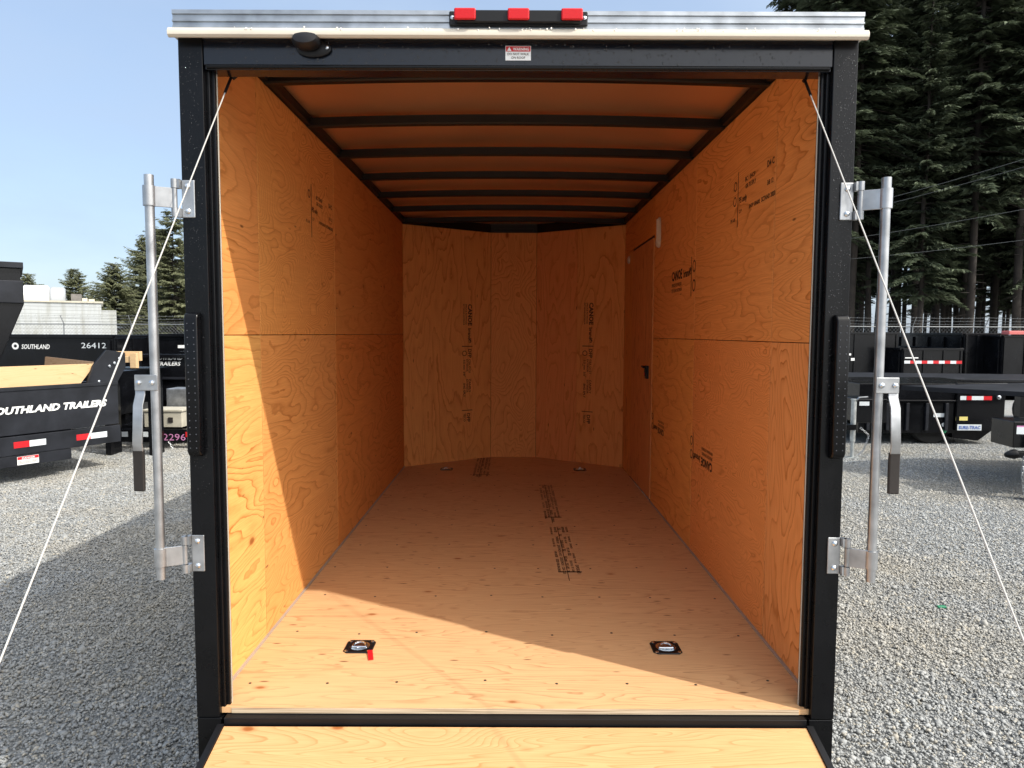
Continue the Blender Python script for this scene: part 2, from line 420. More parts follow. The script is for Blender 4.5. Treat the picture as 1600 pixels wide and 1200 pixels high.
hl = MB(); hl.tube([(-PI_ + .01, .006, ZH + .008), (PI_ - .01, .006, ZH + .008)], .007, 10)
hl.build('header_lip', M['black'], T, smooth=True)
sl = MB(); sl.box(-.972, .972, -.012, .034, .535, .559); sl.box(-.974, .974, .002, .12, .40, .534)
sl.box(-.957, .957, .016, .033, .5595, .563)
sl.build('rear_sill', M['black_satin'], T, bevel=.002)
# silicone + trim lines at the opening
for s in (-1, 1):
    tr = MB(); a, b = sorted((s * (JB + .0005), s * (JB - .0025))); tr.box(a, b, .0495, .052, F, ZH)
    tr.build('opening_edge_trim', M['offwhite'], T)
# roof cap
rc = MB()
prof = [(-.028, 2.779), (-.028, 2.788), (-.024, 2.790), (-.024, 2.798), (-.030, 2.800), (-.030, 2.804), (-.025, 2.806), (-.025, 2.820), (-.030, 2.822), (-.030, 2.834), (.25, 2.915), (.25, 2.906), (.0, 2.828), (.0, 2.779)]
rc.prism(prof, -1.069, 1.069, 'x'); rc.build('roof_cap', M['alu'], T)
lp = MB()
prof = [(-.040, 2.748), (-.047, 2.754), (-.048, 2.765), (-.042, 2.775), (-.034, 2.778), (.05, 2.778), (.05, 2.763), (-.034, 2.763), (-.034, 2.748)]
lp.prism(prof, -1.077, 1.077, 'x'); lp.build('drip_lip', M['offwhite'], T, smooth=True)
# exterior skin
CY, NY, NX = 4.355, 4.915, .23
outer = [(-1.062, .09), (-1.062, CY + .02), (-NX - .02, NY + .06), (NX + .02, NY + .06), (1.062, CY + .02), (1.062, .09)]
sk = MB()
for i in range(5):
    (xa, ya), (xb, yb) = outer[i], outer[i + 1]
    sk.quad((xa, ya, .42), (xb, yb, .42), (xb, yb, 2.878), (xa, ya, 2.878))
sk.build('outer_skin', M['black'], T)
rf = MB(); n = 12
for i in range(n):
    xa, xb = -1.064 + 2.128 * i / n, -1.064 + 2.128 * (i + 1) / n
    za, zb = [2.905 + .03 * (1 - (x / 1.064) ** 2) for x in (xa, xb)]
    rf.quad((xa, .24, za), (xb, .24, zb), (xb, NY + .06, zb), (xa, NY + .06, za))
rf.build('roof_sheet', M['skin_in'], T, smooth=True)
ch = MB()
for s in (-1, 1): ch.box(s * .55 - .03, s * .55 + .03, .1, 4.9, .36, .501)
for k in range(9): ch.box(-1.03, 1.03, .2 + k * .5, .25 + k * .5, .50, .555)
ch.build('chassis_frame', M['black_satin'], T)
for yy in (2.0, 2.85):
    for s in (-1, 1):
        wh = MB(); wh.lathe((s * .80, yy, .235), (s, 0, 0), [(.13, 0), (.22, .01), (.235, .04), (.235, .17), (.22, .2), (.13, .21)], 28)
        wo_ = wh.build('wheel', M['tyre'], T, smooth=True)
        ri_ = MB(); ri_.lathe((s * .80, yy, .235), (s, 0, 0), [(.12, .02), (.135, .215), (.11, .215), (.07, .17), (.04, .2), (.03, .2)], 20)
        ri_.build('rim', M['chrome'], wo_, smooth=True)

# floor, walls, panels
def ply_box(name, x0, x1, y0, y1, z0, z1, mat, **k):
    return MB().box(x0, x1, y0, y1, z0, z1).build(name, mat, T, bevel=.0012, seg=1, **k)
edge = MB(); edge.box(-.956, .956, .0155, .0175, F - .018, F - .0005)
HW = 1.032
fl_m = plywood('floor_ply', 'x', 2.2, rings=4.5, gs=.9, cs=9, light=(.74, .455, .225), dark=(.42, .21, .085), knots=.7, dashes=4.5, contrast=.85, grey=.05, kscale=1.9)
fb = MB(); fb.prism([(-HW, .018), (HW, .018), (HW, CY), (NX, NY), (-NX, NY), (-HW, CY)], F - .018, F, 'z')
FLOOR = fb.build('floor', fl_m, T)
em = NT('ply_edge'); ec = em.noise(em.coord((3, 3, 330)), 1, 2); em.set(Base_Color=em.ramp(ec, [(.35, (.30, .20, .12)), (.6, (.62, .50, .34))]), Roughness=.8)
edge.build('floor_edge', em.m, T)
kw = dict
LS, RS = 1.832, 1.812
V1, V2 = .585, 1.808
t_ = .009; ZW = 2.858
def wall(side, y0, y1, z0, z1, mat):
    a, b = sorted((side * HW, side * (HW + t_))); return ply_box('wall_panel', a, b, y0 + .0035, y1 - .0035, z0 + .0014, z1 - .0014, mat)
W_L = (.82, .425, .17); W_D = (.56, .22, .06)
def wp(i, **k):
    d = dict(grain='y', seed=i, rings=6.5, gs=.7, cs=4, light=W_L, dark=W_D, knots=.12, dashes=.3, contrast=.75); d.update(k)
    return plywood('wall_ply', **d)
PL = {}
PL['l_a_up'] = wall(-1, .06, V1, LS, ZW, wp(1.1, rings=5, gs=.9, cs=3.0, contrast=.85))
PL['l_a_lo'] = wall(-1, .06, V1, F, LS, wp(4.3, rings=4, gs=.9, cs=5.5, light=(.84, .50, .215), knots=.6, dashes=.9))
PL['l_b_up'] = wall(-1, V1, V2, LS, ZW, wp(2.7, rings=10, gs=1.8, cs=3.4, contrast=.6))
PL['l_b_lo'] = wall(-1, V1, V2, F, LS, wp(6.1, rings=7, gs=1.0, cs=4.0, light=(.82, .46, .19), contrast=.65))
PL['l_c_up'] = wall(-1, V2, CY, LS, ZW, wp(8.8, rings=3, gs=.7, cs=3.0, contrast=.35, light=(.80, .41, .16)))
PL['l_c_lo'] = wall(-1, V2, CY, F, LS, wp(12.2, rings=4, gs=.9, cs=3.0, contrast=.5, light=(.78, .37, .13)))
PL['r_a_up'] = wall(1, .06, V1, RS, ZW, wp(14.1, rings=6, gs=.8, cs=5.5, contrast=.75, rot=.25))
PL['r_a_lo'] = wall(1, .06, V1, F, RS, wp(15.5, grain='z', rings=6, gs=1.1, cs=3.4, contrast=.85, light=(.82, .46, .20), knots=.5))
PL['r_b_up'] = wall(1, V1, V2, RS, ZW, wp(17.3, rings=6.5, gs=.7, cs=5, contrast=.75, rot=.2))
PL['r_b_lo'] = wall(1, V1, V2, F, RS, wp(19.9, rings=10, gs=1.9, cs=4.6, contrast=.6))
PL['r_c_up'] = wall(1, V2, 3.0, RS, ZW, wp(21.4, rings=4, gs=.8, cs=3.0, contrast=.4))
PL['r_c_lo'] = wall(1, V2, 3.0, F, RS, wp(23.0, rings=3.4, gs=.8, cs=3.0, contrast=.4, light=(.80, .42, .16)))
dm = plywood('door_ply', 'z', 31, rings=3, gs=.8, cs=6, light=(.74, .38, .19), dark=(.42, .19, .075), knots=.2, dashes=.8, contrast=.5)
sm_ = plywood('strip_ply', 'z', 33, rings=2.5, gs=.8, cs=6, light=(.78, .42, .18), dark=(.45, .20, .07), knots=.1, contrast=.5)
wall(1, 3.95, CY, F, 2.572, sm_); wall(1, 3.0, CY, 2.572, ZW, wp(35, rings=3, gs=.8, cs=3, contrast=.4, light=(.78, .38, .14)))
gp = MB(); gp.box(HW + .010, HW + .03, 2.99, 3.96, F - .01, 2.59); gp.build('door_seal', M['darkgap'], T)
sd = MB(); sd.box(HW - .004, HW + .008, 3.010, 3.928, F + .012, 2.552)
DOOR = sd.build('side_door', dm, T, bevel=.002)
lt = MB(); lt.box(HW - .022, HW - .005, 3.115, 3.185, 1.50, 1.60); lt.box(HW - .03, HW - .02, 3.135, 3.165, 1.52, 1.585)
lt.tube([(HW - .005, 3.25, 1.585), (HW - .035, 3.24, 1.59), (HW - .035, 3.17, 1.585)], .008, 8)
lt.build('door_latch', M['black_satin'], DOOR, bevel=.002)
rl = MB(); rl.box(HW - .033, HW - .0305, 3.140, 3.160, 1.525, 1.545); rl.build('red_marker', M['red'], DOOR)
# screws sunk in the floor along each crossmember
fs_ = MB(); g_ = random.Random(4)
for k in range(10):
    for j in range(8):
        xx = -.94 + 1.88 * j / 7 + g_.uniform(-.03, .03); yy_ = .20 + .42 * k + g_.uniform(-.02, .02)
        if abs(abs(xx) - .62) < .08 and (abs(yy_ - .483) < .1 or abs(yy_ - 4.24) < .1): continue
        fs_.lathe((xx, yy_, F - .001), (0, 0, 1), [(.0055, 0), (.0055, .0018), (.003, .0021)], 8)
tag(fs_.build('floor_screws', M['rubber'], FLOOR), None, kind='stuff')
# cove / caulk line at the floor
for s in (-1, 1):
    ck = MB(); a, b = sorted((s * HW, s * (HW - .009))); ck.box(a, b, .05, 3.0 if s > 0 else CY, F + .0005, F + .008)
    ck.build('floor_caulk', M['caulk'], T)
# V nose panels (grain upright)
fd = (CY + t_, NY + t_)
def nose(pa, pb, i, light, z1=2.848, **k):
    pa = Vector(pa + (0,)); pb = Vector(pb + (0,)); d = (pb - pa).normalized(); nrm = Vector((-d.y, d.x, 0))
    if nrm.y < 0: nrm = -nrm
    pa = pa + d * .0015; pb = pb - d * .0015
    mb = MB(); P = [pa, pb, pb + nrm * .009, pa + nrm * .009]
    mb.add([p + Vector((0, 0, z)) for z in (F, z1) for p in P], [(3, 2, 1, 0), (4, 5, 6, 7), (0, 1, 5, 4), (1, 2, 6, 5), (2, 3, 7, 6), (3, 0, 4, 7)])
    d_ = dict(grain='z', seed=i, rings=3.2, gs=.8, cs=4, light=light, dark=tuple(c * q for c, q in zip(light, (.74, .6, .5))), knots=.25, dashes=.7, contrast=.6); d_.update(k)
    return mb.build('nose_panel', plywood('nose_ply', **d_), T)
N1 = nose((-HW, CY), (-NX, NY), 41, (.84, .43, .18))
N2 = nose((-NX, NY), (NX, NY), 47, (.84, .44, .19), rings=6, gs=1.4, cs=3.2)
q = (.52, .56)
mid = (NX + (HW - NX) * .48, NY + (CY - NY) * .48)
N3 = nose((NX, NY), mid, 52, (.84, .43, .18))
N4 = nose(mid, (HW, CY), 57, (.84, .43, .18))
tb = MB()
for (xa, ya), (xb, yb) in [((-HW, CY), (-NX, NY)), ((-NX, NY), (NX, NY)), ((NX, NY), (HW, CY))]:
    tb.quad((xa, ya - .012, 2.846), (xb, yb - .012, 2.846), (xb, yb - .012, 2.945), (xa, ya - .012, 2.945))
tb.build('nose_top_rail', M['black_satin'], T)
vp = MB(); vp.box(-.2, .2, NY - .035, NY - .013, 2.853, 2.885)
vp.build('ceiling_vent_plate', M['black_satin'], T, bevel=.003)
# roof bows and side rails
for k in range(8):
    y = .685 + .61 * k
    if y > NY - .02: continue
    hw = 1.028 if y < CY else NX + (HW - NX) * (NY - y) / (NY - CY)
    b = MB(); n = 14; vs = []; fs = []
    sec = [(-.022, .044), (-.022, .006), (-.016, 0), (.016, 0), (.022, .006), (.022, .044)]
    for i in range(n + 1):
        x = -hw + 2 * hw * i / n; z = 2.850 + .020 * (1 - (x / 1.03) ** 2)
        vs += [(x, y + a, z + c) for a, c in sec]
    for i in range(n):
        for j in range(6): fs.append((i * 6 + j, i * 6 + (j + 1) % 6, (i + 1) * 6 + (j + 1) % 6, (i + 1) * 6 + j))
    b.add(vs, fs); b.build('roof_bow', M['black_satin'], T)
for s in (-1, 1):
    rr = MB(); a, b = sorted((s * 1.031, s * 1.008)); rr.box(a, b, .25, CY, 2.8605, 2.904)
    a, b = sorted((s * 1.06, s * 1.0305)); rr.box(a, b, .25, CY, 2.8615, 2.903)
    rr.build('roof_side_rail', M['black_satin'], T)
# screw plates: recessed D-ring anchors
def dring(x, y, tagged=False):
    z = F + .001
    pl = MB(); r = .058; c = .016
    P = [(r, -r + c), (r, r - c), (r - c, r), (-r + c, r), (-r, r - c), (-r, -r + c), (-r + c, -r), (r - c, -r)]
    nn = 24; vs = [(x + a, y + b, z) for a, b in P] + [(x + a * .96, y + b * .96, z + .004) for a, b in P]
    fs = [(i, (i + 1) % 8, 8 + (i + 1) % 8, 8 + i) for i in range(8)]
    ring = [(x + .040 * math.cos(2 * math.pi * k / nn + .39), y + .040 * math.sin(2 * math.pi * k / nn + .39), z + .004) for k in range(nn)]
    vs += ring
    # plate face between octagon and hole: fan by nearest
    ang8 = sorted(range(8), key=lambda i: math.atan2(P[i][1], P[i][0]) % (2 * math.pi))
    for kk in range(nn):
        a0 = (2 * math.pi * kk / nn + .39) % (2 * math.pi)
        i = min(range(8), key=lambda q: abs((math.atan2(P[q][1], P[q][0]) - a0 - math.pi / nn + math.pi) % (2 * math.pi) - math.pi))
        fs.append((16 + kk, 16 + (kk + 1) % nn, 8 + i))
    for q in range(8):
        i, j = ang8[q], ang8[(q + 1) % 8]
        am = (math.atan2(P[i][1] + P[j][1], P[i][0] + P[j][0]))
        k = min(range(nn), key=lambda t: abs((2 * math.pi * t / nn + .39 - am + math.pi) % (2 * math.pi) - math.pi))
        fs.append((8 + i, 8 + j, 16 + k))
    pl.add(vs, fs)
    o = pl.build('tie_down_anchor', M['black_satin'], T)
    dish = MB(); dish.lathe((x, y, z), (0, 0, 1), [(.039, .0042), (.041, .0055), (.043, .0045)], 24)
    dish.f = dish.f[:-2]
    cup = MB(); cup.add([(x + rr_ * math.cos(2 * math.pi * k / 24), y + rr_ * math.sin(2 * math.pi * k / 24), z + h) for rr_, h in ((.041, .005), (.034, .002), (.022, .0008), (.004, .0005)) for k in range(24)],
            [(i * 24 + k, i * 24 + (k + 1) % 24, (i + 1) * 24 + (k + 1) % 24, (i + 1) * 24 + k) for i in range(3) for k in range(24)] + [tuple(72 + k for k in range(24))])
    cup.build('anchor_cup', M['chrome'], o, smooth=True)
    rg = MB(); rg.tube([(x + .026 * math.cos(a), y - .004 + .026 * math.sin(a), z + .006 + .006 * math.sin(a)) for a in [math.pi * 1.12 * k / 14 - .2 for k in range(15)]] , .0045, 8)
    rg.tube([(x - .027, y - .008, z + .005), (x + .027, y - .008, z + .005)], .004, 8)
    rg.build('ring', M['chrome'], o, smooth=True)
    for a in (-1, 1):
        for b in (-1, 1):
            sw = MB(); sw.lathe((x + a * .044, y + b * .044, z + .003), (0, 0, 1), [(.0075, 0), (.0075, .002), (.004, .0045), (.001, .005)], 12); sw.build('screw', M['chrome'], o, smooth=True)
    return o
D1 = dring(-.624, .483); dring(.608, .483); dring(-.62, 4.24); dring(.62, 4.24)
rt = MB(); rt.box(-.009, .011, -.075, 0, 0, .0012, Matrix.Translation((-.575, .438, F + .0075)) @ Matrix.Rotation(R(14), 4, 'Z') @ Matrix.Rotation(R(4), 4, 'X'))
rt.build('red_tag', M['red'], D1, label='red plastic strip tag on the near left floor anchor')
# white vents / lights on the right wall
vn = MB(); vn.lathe((HW - .002, 2.80, 2.49), (-1, 0, 0), [(.038, 0), (.038, .012), (.03, .024), (.01, .03)], 18)
vn.prism([(2.765, 2.49), (2.835, 2.49), (2.83, 2.63), (2.81, 2.665), (2.785, 2.665), (2.77, 2.63)], HW - .016, HW - .001, 'x')
vn.box(HW - .034, HW - .014, 2.769, 2.777, 2.49, 2.65)
vn.build('white_vent_cover', M['offwhite'], T, bevel=.003)
v2_ = MB(); v2_.lathe((HW - .001, 4.12, 2.50), (-1, 0, 0), [(.036, 0), (.034, .01), (.02, .018)], 18); v2_.build('white_grommet', M['offwhite'], T, smooth=True)

# ---- stamps
def stamp(parent, o, u, v, size, items, bars=(), rings=(), off=.0012, mat='stamp'):
    mb = MB()
    for s, x, y, h, *rest in items:
        put_text(mb, s, Vector(o) + Vector(u).normalized() * x * size + Vector(v).normalized() * y * size, u, v, h * size, off=off, bold=(rest[0] if rest else .0) + .022)
    for a in bars: put_rect(mb, o, u, v, *[q * size for q in a], off=off)
    for cx, cy, r, t in rings: put_ring(mb, o, u, v, cx * size, cy * size, r * size, t * size, off=off)
    return mb.build('ink_stamp', M[mat], parent)
CAN = [('CANOE', 0, .55, .95, .02), ('brand®', 3.7, .55, .75, .01), ('SPRUCE PLYWOOD', 0, .05, .36), ('EXT BOND EXTERIOR', 0, -.35, .33)]
CANL = CAN + [('DFP', 6.9, .55, .8, .01), ('CSA O121', 8.5, .62, .5), ('EXTERIOR', 8.5, .2, .42), ('CANPLY', 11.6, .62, .55), ('EXTERIEUR', 11.6, .2, .42), ('9.5 mm  3/8"', 8.6, -.35, .5), ('SHG 5PLY', 12.2, -.35, .5, .01),
              ('DFP', 16.9, .3, .8, .01), ('TECO', 16.9, -.3, .5)]
CBARS = [(6.45, 6.58, -.6, 1.3), (16.4, 16.52, -.6, 1.3)]
CR = [(7.6, -.15, .42, .12)]
dn = (0, 0, -1)
lu = Vector((HW - NX, NY - CY, 0)).normalized()       # right along the left facet
ru = Vector((HW - NX, CY - NY, 0)).normalized()
def on_left(fx, z):  return Vector((-HW + (HW - NX) * fx, CY + (NY - CY) * fx, z))
def on_right(fx, z): return Vector((NX + (HW - NX) * fx, NY + (CY - NY) * fx, z))
# lines run downwards (text rotated a quarter turn clockwise): u = down, v = right
stamp(N1, on_left(.69, 2.13), dn, lu, .064, CANL, CBARS, CR)
stamp(N4, on_right(.585, 2.14), dn, ru, .064, CANL, CBARS, CR)
# right wall: reading along the wall towards the door = -y for a viewer looking at +x face ... u runs towards the viewer
TR = (0, -1, 0); UPZ = (0, 0, 1); TD = (0, 1, 0)
C4 = CAN + [('DFP', 6.9, .5, .7, .01)]
stamp(PL['r_c_up'], (HW, 2.40, 2.14), TR, UPZ, .085, CAN, [(5.9, 6.05, -.9, 1.8)], [(6.7, 1.1, .42, .12), (6.7, -.2, .42, .12)])
stamp(PL['r_b_lo'], (HW, 1.37, 1.20), (0, 1, 0), (0, 0, -1), .066, CAN, [(5.9, 6.0, -1.2, 1.3)], [(6.6, .8, .42, .12), (6.6, -.4, .42, .12)])
stamp(PL['r_c_lo'], (HW, 2.56, 1.21), (0, 1, 0), (0, 0, -1), .060, CAN, [(5.9, 6.0, -1.2, 1.3)], [(6.6, .8, .42, .12), (6.6, -.4, .42, .12)])
M5 = [('BC 1 SHOP', 2.2, 1.9, .6, .01), ('GR 70 5PLY', 2.3, 1.2, .6), ('P5 only', .4, .1, .8, .01), ('12 P', .4, -.9, .5), ('SHOP GRADE', 3.5, -.9, .5, .01), ('D4 C', 8.2, 1.9, .8, .01), ('3/8 12', 8.3, .3, .6), ('SCTAND 2020', 6.9, -.9, .55, .01), ('PS 1-09', -2.2, -1.5, .5)]
stamp(PL['r_b_up'], (HW, 1.06, 2.44), TR, (0, 0, 1), .046, M5, [(0, .16, -2.2, 3.3)], [(-.8, 2.0, .5, .14), (-.9, .5, .5, .14)])
stamp(PL['l_b_up'], (-HW, 1.34, 2.45), (0, 1, 0), UPZ, .042, [(a, b, c, d, *e) for a, b, c, d, *e in M5], [(0, .22, -3.0, 3.3)], [(-.8, 2.0, .5, .14)])
FST = []
_w = ['APA RATED', 'STURD-I-FLOOR', '24 OC', '23/32 INCH', 'T&G', 'EXTERIOR', 'CANPLY', 'CSA O121', 'DOUGLAS FIR', 'PS 1-09', 'EXPOSURE 1', 'CANOE brand', 'SIZED FOR SPACING', 'THIS SIDE UP', '18.5 mm', 'TECO', '552']
def floor_stamp(x, y, ln, wd, seed):
    """dense rubber stamp running along the trailer, reading towards the door"""
    g = random.Random(seed); items = []; u = .03; hs = wd / 5.6
    for row in range(5):
        p = g.uniform(0, .04)
        while p < ln - .12:
            w_ = g.choice(_w); hh = hs * g.uniform(.65, 1.15); fit = len(w_) * hh * .62
            if p + fit > ln: break
            items.append((w_, p, row * hs * 1.12, hh, fit)); p += fit + g.choice((.015, .03, .09))
    mb = MB(); U = Vector((0, -1, 0)); V = Vector((1, 0, 0))
    for w_, p, v_, hh, fit in items: put_text(mb, w_, (x + v_, y - p, F), U, V, hh, fit=fit, bold=.03, off=-.0)
    mb.v = [(a, b, F + .001) for a, b, c in mb.v]
    put_rect(mb, (x, y, F + .001), U, V, ln * .86, ln * .875, 0, wd); put_rect(mb, (x, y, F + .001), U, V, 0, ln, wd * .37, wd * .40)
    return mb.build('ink_stamp', M['stamp'], FLOOR)
floor_stamp(.215, 3.58, 1.22, .115, 3); floor_stamp(.235, 2.28, 1.02, .125, 8)
floor_stamp(-.36, 4.86, 1.00, .15, 5)

# ---- header items
wl = MB(); wl.box(-.04, .04, .0012, .0028, 2.697, 2.741)
WLAB = wl.build('warning_label', M['white'], T)
w2 = MB(); put_rect(w2, (0, .0012, 0), (1, 0, 0), (0, 0, 1), -.0385, .0385, 2.7235, 2.7395, off=.0006); w2.build('label_band', M['red'], WLAB)
w3 = MB(); put_text(w3, 'WARNING', (-.016, .0012, 2.7268), (1, 0, 0), (0, 0, 1), .0125, fit=.050, bold=.02, off=.0012)
w3.add([(-.035, .0002, 2.7255), (-.021, .0002, 2.7255), (-.028, .0002, 2.7375)], [(0, 1, 2)])
w3.build('label_heading', M['white'], WLAB)
w4 = MB(); put_text(w4, 'DO NOT WALK', (-.034, .0012, 2.7125), (1, 0, 0), (0, 0, 1), .0105, fit=.068, bold=.01, off=.0008)
put_text(w4, 'ON ROOF', (-.022, .0012, 2.7015), (1, 0, 0), (0, 0, 1), .0105, fit=.044, bold=.01, off=.0008)
w4.build('label_text', M['ink'], WLAB)
mb_ = MB(); mb_.box(-.213, .213, -.040, -.0305, 2.785, 2.829); mb_.box(-.190, .190, -.056, -.0405, 2.789, 2.826)
LB = mb_.build('marker_light_bar', M['black_satin'], T, bevel=.004)
for x in (-.163, 0, .163):
    le = MB(); le.box(x - .033, x + .033, -.066, -.0565, 2.793, 2.828); le.build('red_lens', M['red_lens'], LB, bevel=.007, seg=3)
for s in (-1, 1):
    sw = MB(); sw.lathe((s * .203, -.0405, 2.808), (0, -1, 0), [(.006, 0), (.006, .002), (.002, .004)], 10); sw.build('screw', M['chrome'], LB, smooth=True)
# load light
cb = MB(); cb.add([], [])
cb.lathe((-.640, .001, 2.728), (0, -1, 0), [(.047, 0), (.047, .008), (.038, .012)], 24)
cb.v = [( -.640 + (x + .640) * 1.18, y, 2.728 + (z - 2.728) * .55) for x, y, z in cb.v]
CBK = cb.build('load_light', M['black_satin'], T, smooth=True)
hd = MB(); hd.lathe((-.655, -.012, 2.735), (0, -.96, .30), [(.033, 0), (.036, .01), (.036, .03), (.030, .042), (.012, .047)], 24)
hd.v = [(-.655 + (x + .655) * 1.2, y, 2.74 + (z - 2.74) * .72) for x, y, z in hd.v]
hd.build('light_hood', M['black_satin'], CBK, smooth=True)
for sx in (-.684, -.596):
    sw = MB(); sw.lathe((sx, -.0115, 2.728), (0, -1, 0), [(.0055, 0), (.0055, .003), (.002, .005)], 10); sw.build('screw', M['chrome'], CBK, smooth=True)
# tail lights (tall LED strips with a grid of diodes)
for s in (-1, 1):
    tl = MB(); xc = s * 1.039
    tl.prism([(1.436, -.0), (1.456, -.028), (1.888, -.028), (1.905, -.0)], 0, 0, 'x') if False else None
    prof = [(-.0005, 1.438), (-.022, 1.444), (-.030, 1.460), (-.030, 1.885), (-.022, 1.901), (-.0005, 1.907)]
    tl.prism(prof, xc - .022, xc + .022, 'x'); TL = tl.build('tail_light', M['black'], T, bevel=.006, seg=3, label='tall black tail light strip on the %s rear post' % ('left' if s < 0 else 'right'))
    dd = MB()
    for k in range(19):
        for j in (-1, 1):
            dd.lathe((xc + j * .010, -.0302, 1.470 + k * .0222), (0, -1, 0), [(.0022, 0), (.0018, .0014)], 6)
    dd.build('diodes', M['diode'], TL)
    cp = MB(); cp.box(xc - .016, xc + .016, -.034, -.028, 1.893, 1.904); 
# lock bars with cam brackets
for s in (-1, 1):
    xb = s * 1.148; yb = -.045
    br = MB(); br.tube([(xb, yb, 1.045), (xb, yb, 1.10), (xb, yb, 2.26), (xb, yb, 2.33)], [.0145, .0145, .0145, .0145], 20)
    BAR = br.build('lock_bar', M['galv_z'], T, smooth=True)
    for za, zb in ((1.088, 1.146), (2.235, 2.296)):
        cs_ = MB(); cs_.tube([(xb, yb, za), (xb, yb, zb)], .0195, 20); cs_.build('bar_sleeve', M['galv_z'], BAR, smooth=True)
    for z0, z1 in ((1.056, 1.178), (2.205, 2.323)):
        hz = (z0 + z1) / 2
        pb_ = MB()
        a, b = sorted((s * 1.024, s * 1.0655)); pb_.box(a, b, -.006, -.0003, z0, z1)
        HP = pb_.build('bracket', M['galv_z'], T, bevel=.003)
        for za, zb in ((z0, z0 + .028), (z1 - .028, z1)):
            kn = MB()
            a, b = sorted((s * 1.0655, s * 1.080)); kn.box(a, b, -.022, -.001, za, zb)
            kn.tube([(s * 1.082, -.018, za), (s * 1.082, -.018, zb)], .0105, 14)
            kn.build('knuckle', M['galv_z'], HP, smooth=True)
        ar = MB(); a = Vector((s * 1.082, -.020, 0)); b = Vector((s * 1.146, -.052, 0)); d = (b - a).normalized(); nn = Vector((-d.y, d.x, 0)) * .003
        for q_ in (0,):
            P = [a - nn, b - nn, b + nn, a + nn]
            ar.add([p + Vector((0, 0, z)) for z in (hz - .031, hz + .031) for p in P], [(3, 2, 1, 0), (4, 5, 6, 7), (0, 1, 5, 4), (1, 2, 6, 5), (2, 3, 7, 6), (3, 0, 4, 7)])
        ar.tube([(s * 1.082, -.018, hz - .031), (s * 1.082, -.018, hz + .031)], .0085, 12)
        ar.build('hinge_arm', M['galv_z'], HP, bevel=.001)
        for zz in (z0 + .02, z1 - .02):
            sw = MB(); sw.lathe((s * 1.046, -.006, zz), (0, -1, 0), [(.009, 0), (.009, .003), (.006, .006), (.002, .007)], 12); sw.build('bolt', M['chrome'], HP, smooth=True)
    # handle
    cl = MB(); a, b = sorted((xb + s * .056, xb - s * .017)); cl.box(a, b, yb - .0205, yb - .0155, 1.658, 1.708)
    CP = cl.build('handle_clamp', M['galv_z'], BAR, bevel=.002)
    path = [(xb + s * .042, yb - .012, 1.70), (xb + s * .042, yb - .012, 1.645), (xb + s * .041, yb - .030, 1.612), (xb + s * .043, yb - .034, 1.53), (xb + s * .045, yb - .034, 1.49), (xb + s * .051, yb - .016, 1.455), (xb + s * .054, yb - .012, 1.335)]
    def flat(path, hw, th, r_end=False):
        mb = MB(); vs = []; n = len(path)
        for i, p in enumerate(path):
            p = Vector(p); t = (Vector(path[min(i + 1, n - 1)]) - Vector(path[max(i - 1, 0)])).normalized()
            side = Vector((1, 0, 0)); nor = side.cross(t).normalized()
            for a_, b_ in ((-1, -1), (1, -1), (1, 1), (-1, 1)): vs.append(p + side * a_ * hw + nor * b_ * th)
        fs = [(3, 2, 1, 0), tuple(range(4 * n - 4, 4 * n))] + [(4 * i + k, 4 * i + (k + 1) % 4, 4 * i + 4 + (k + 1) % 4, 4 * i + 4 + k) for i in range(n - 1) for k in range(4)]
        return mb.add(vs, fs)
    HD = flat(path[:-1], .0155, .0028).build('handle', M['galv_z'], BAR, bevel=.0015)
    g = flat([Vector(path[-2]) + Vector((-s * .0012, -.004, .016)), Vector(path[-2]) + Vector((0, 0, -.012)), path[-1]], .0180, .0065)
    g.build('handle_grip', M['rubber'], BAR, bevel=.0055, seg=3)
    for dx in (.042, 0):
        sw = MB(); sw.lathe((xb + s * dx, yb - .0206, 1.683), (0, -1, 0), [(.0085, 0), (.0085, .004), (.006, .005), (.003, .007)], 6 if dx else 12); sw.build('bolt', M['chrome'], BAR)

# ramp
rh = Vector((0, -.018, .538)); re_ = Vector((0, -1.86, .045)); dd_ = (re_ - rh).normalized(); nrm = Vector((0, -dd_.z, dd_.y)); nrm = nrm if nrm.z > 0 else -nrm
Lr = (re_ - rh).length
def sl_box(x0, x1, s0, s1, n0, n1):
    mb = MB(); vs = [Vector((x, 0, 0)) + rh + dd_ * s_ + nrm * n_ for n_ in (n0, n1) for s_ in (s0, s1) for x in (x0, x1)]
    return mb.add(vs, [(0, 2, 3, 1), (4, 5, 7, 6), (0, 1, 5, 4), (2, 6, 7, 3), (0, 4, 6, 2), (1, 3, 7, 5)])
rm = plywood('ramp_ply', 'x', 71, rings=11, gs=.8, cs=5.5, kscale=1.9, light=(.68, .395, .185), dark=(.38, .17, .055), knots=.85, dashes=.9, contrast=.8)
RAMP = sl_box(-.968, .968, .004, Lr, -.018, 0).build('ramp', rm, T, bevel=.001)
for s in (-1, 1):
    rs = MB(); a, b = sorted((s * .969, s * .990)); m_ = sl_box(a, b, .0, Lr, -.06, .006); rs.add(m_.v, m_.f); rs.build('ramp_rail', M['black_satin'], RAMP)
rs = MB(); m_ = sl_box(-.9675, .9675, Lr + .0005, Lr + .03, -.05, .003); rs.add(m_.v, m_.f)
rs.build('ramp_end_rail', M['black_satin'], RAMP)
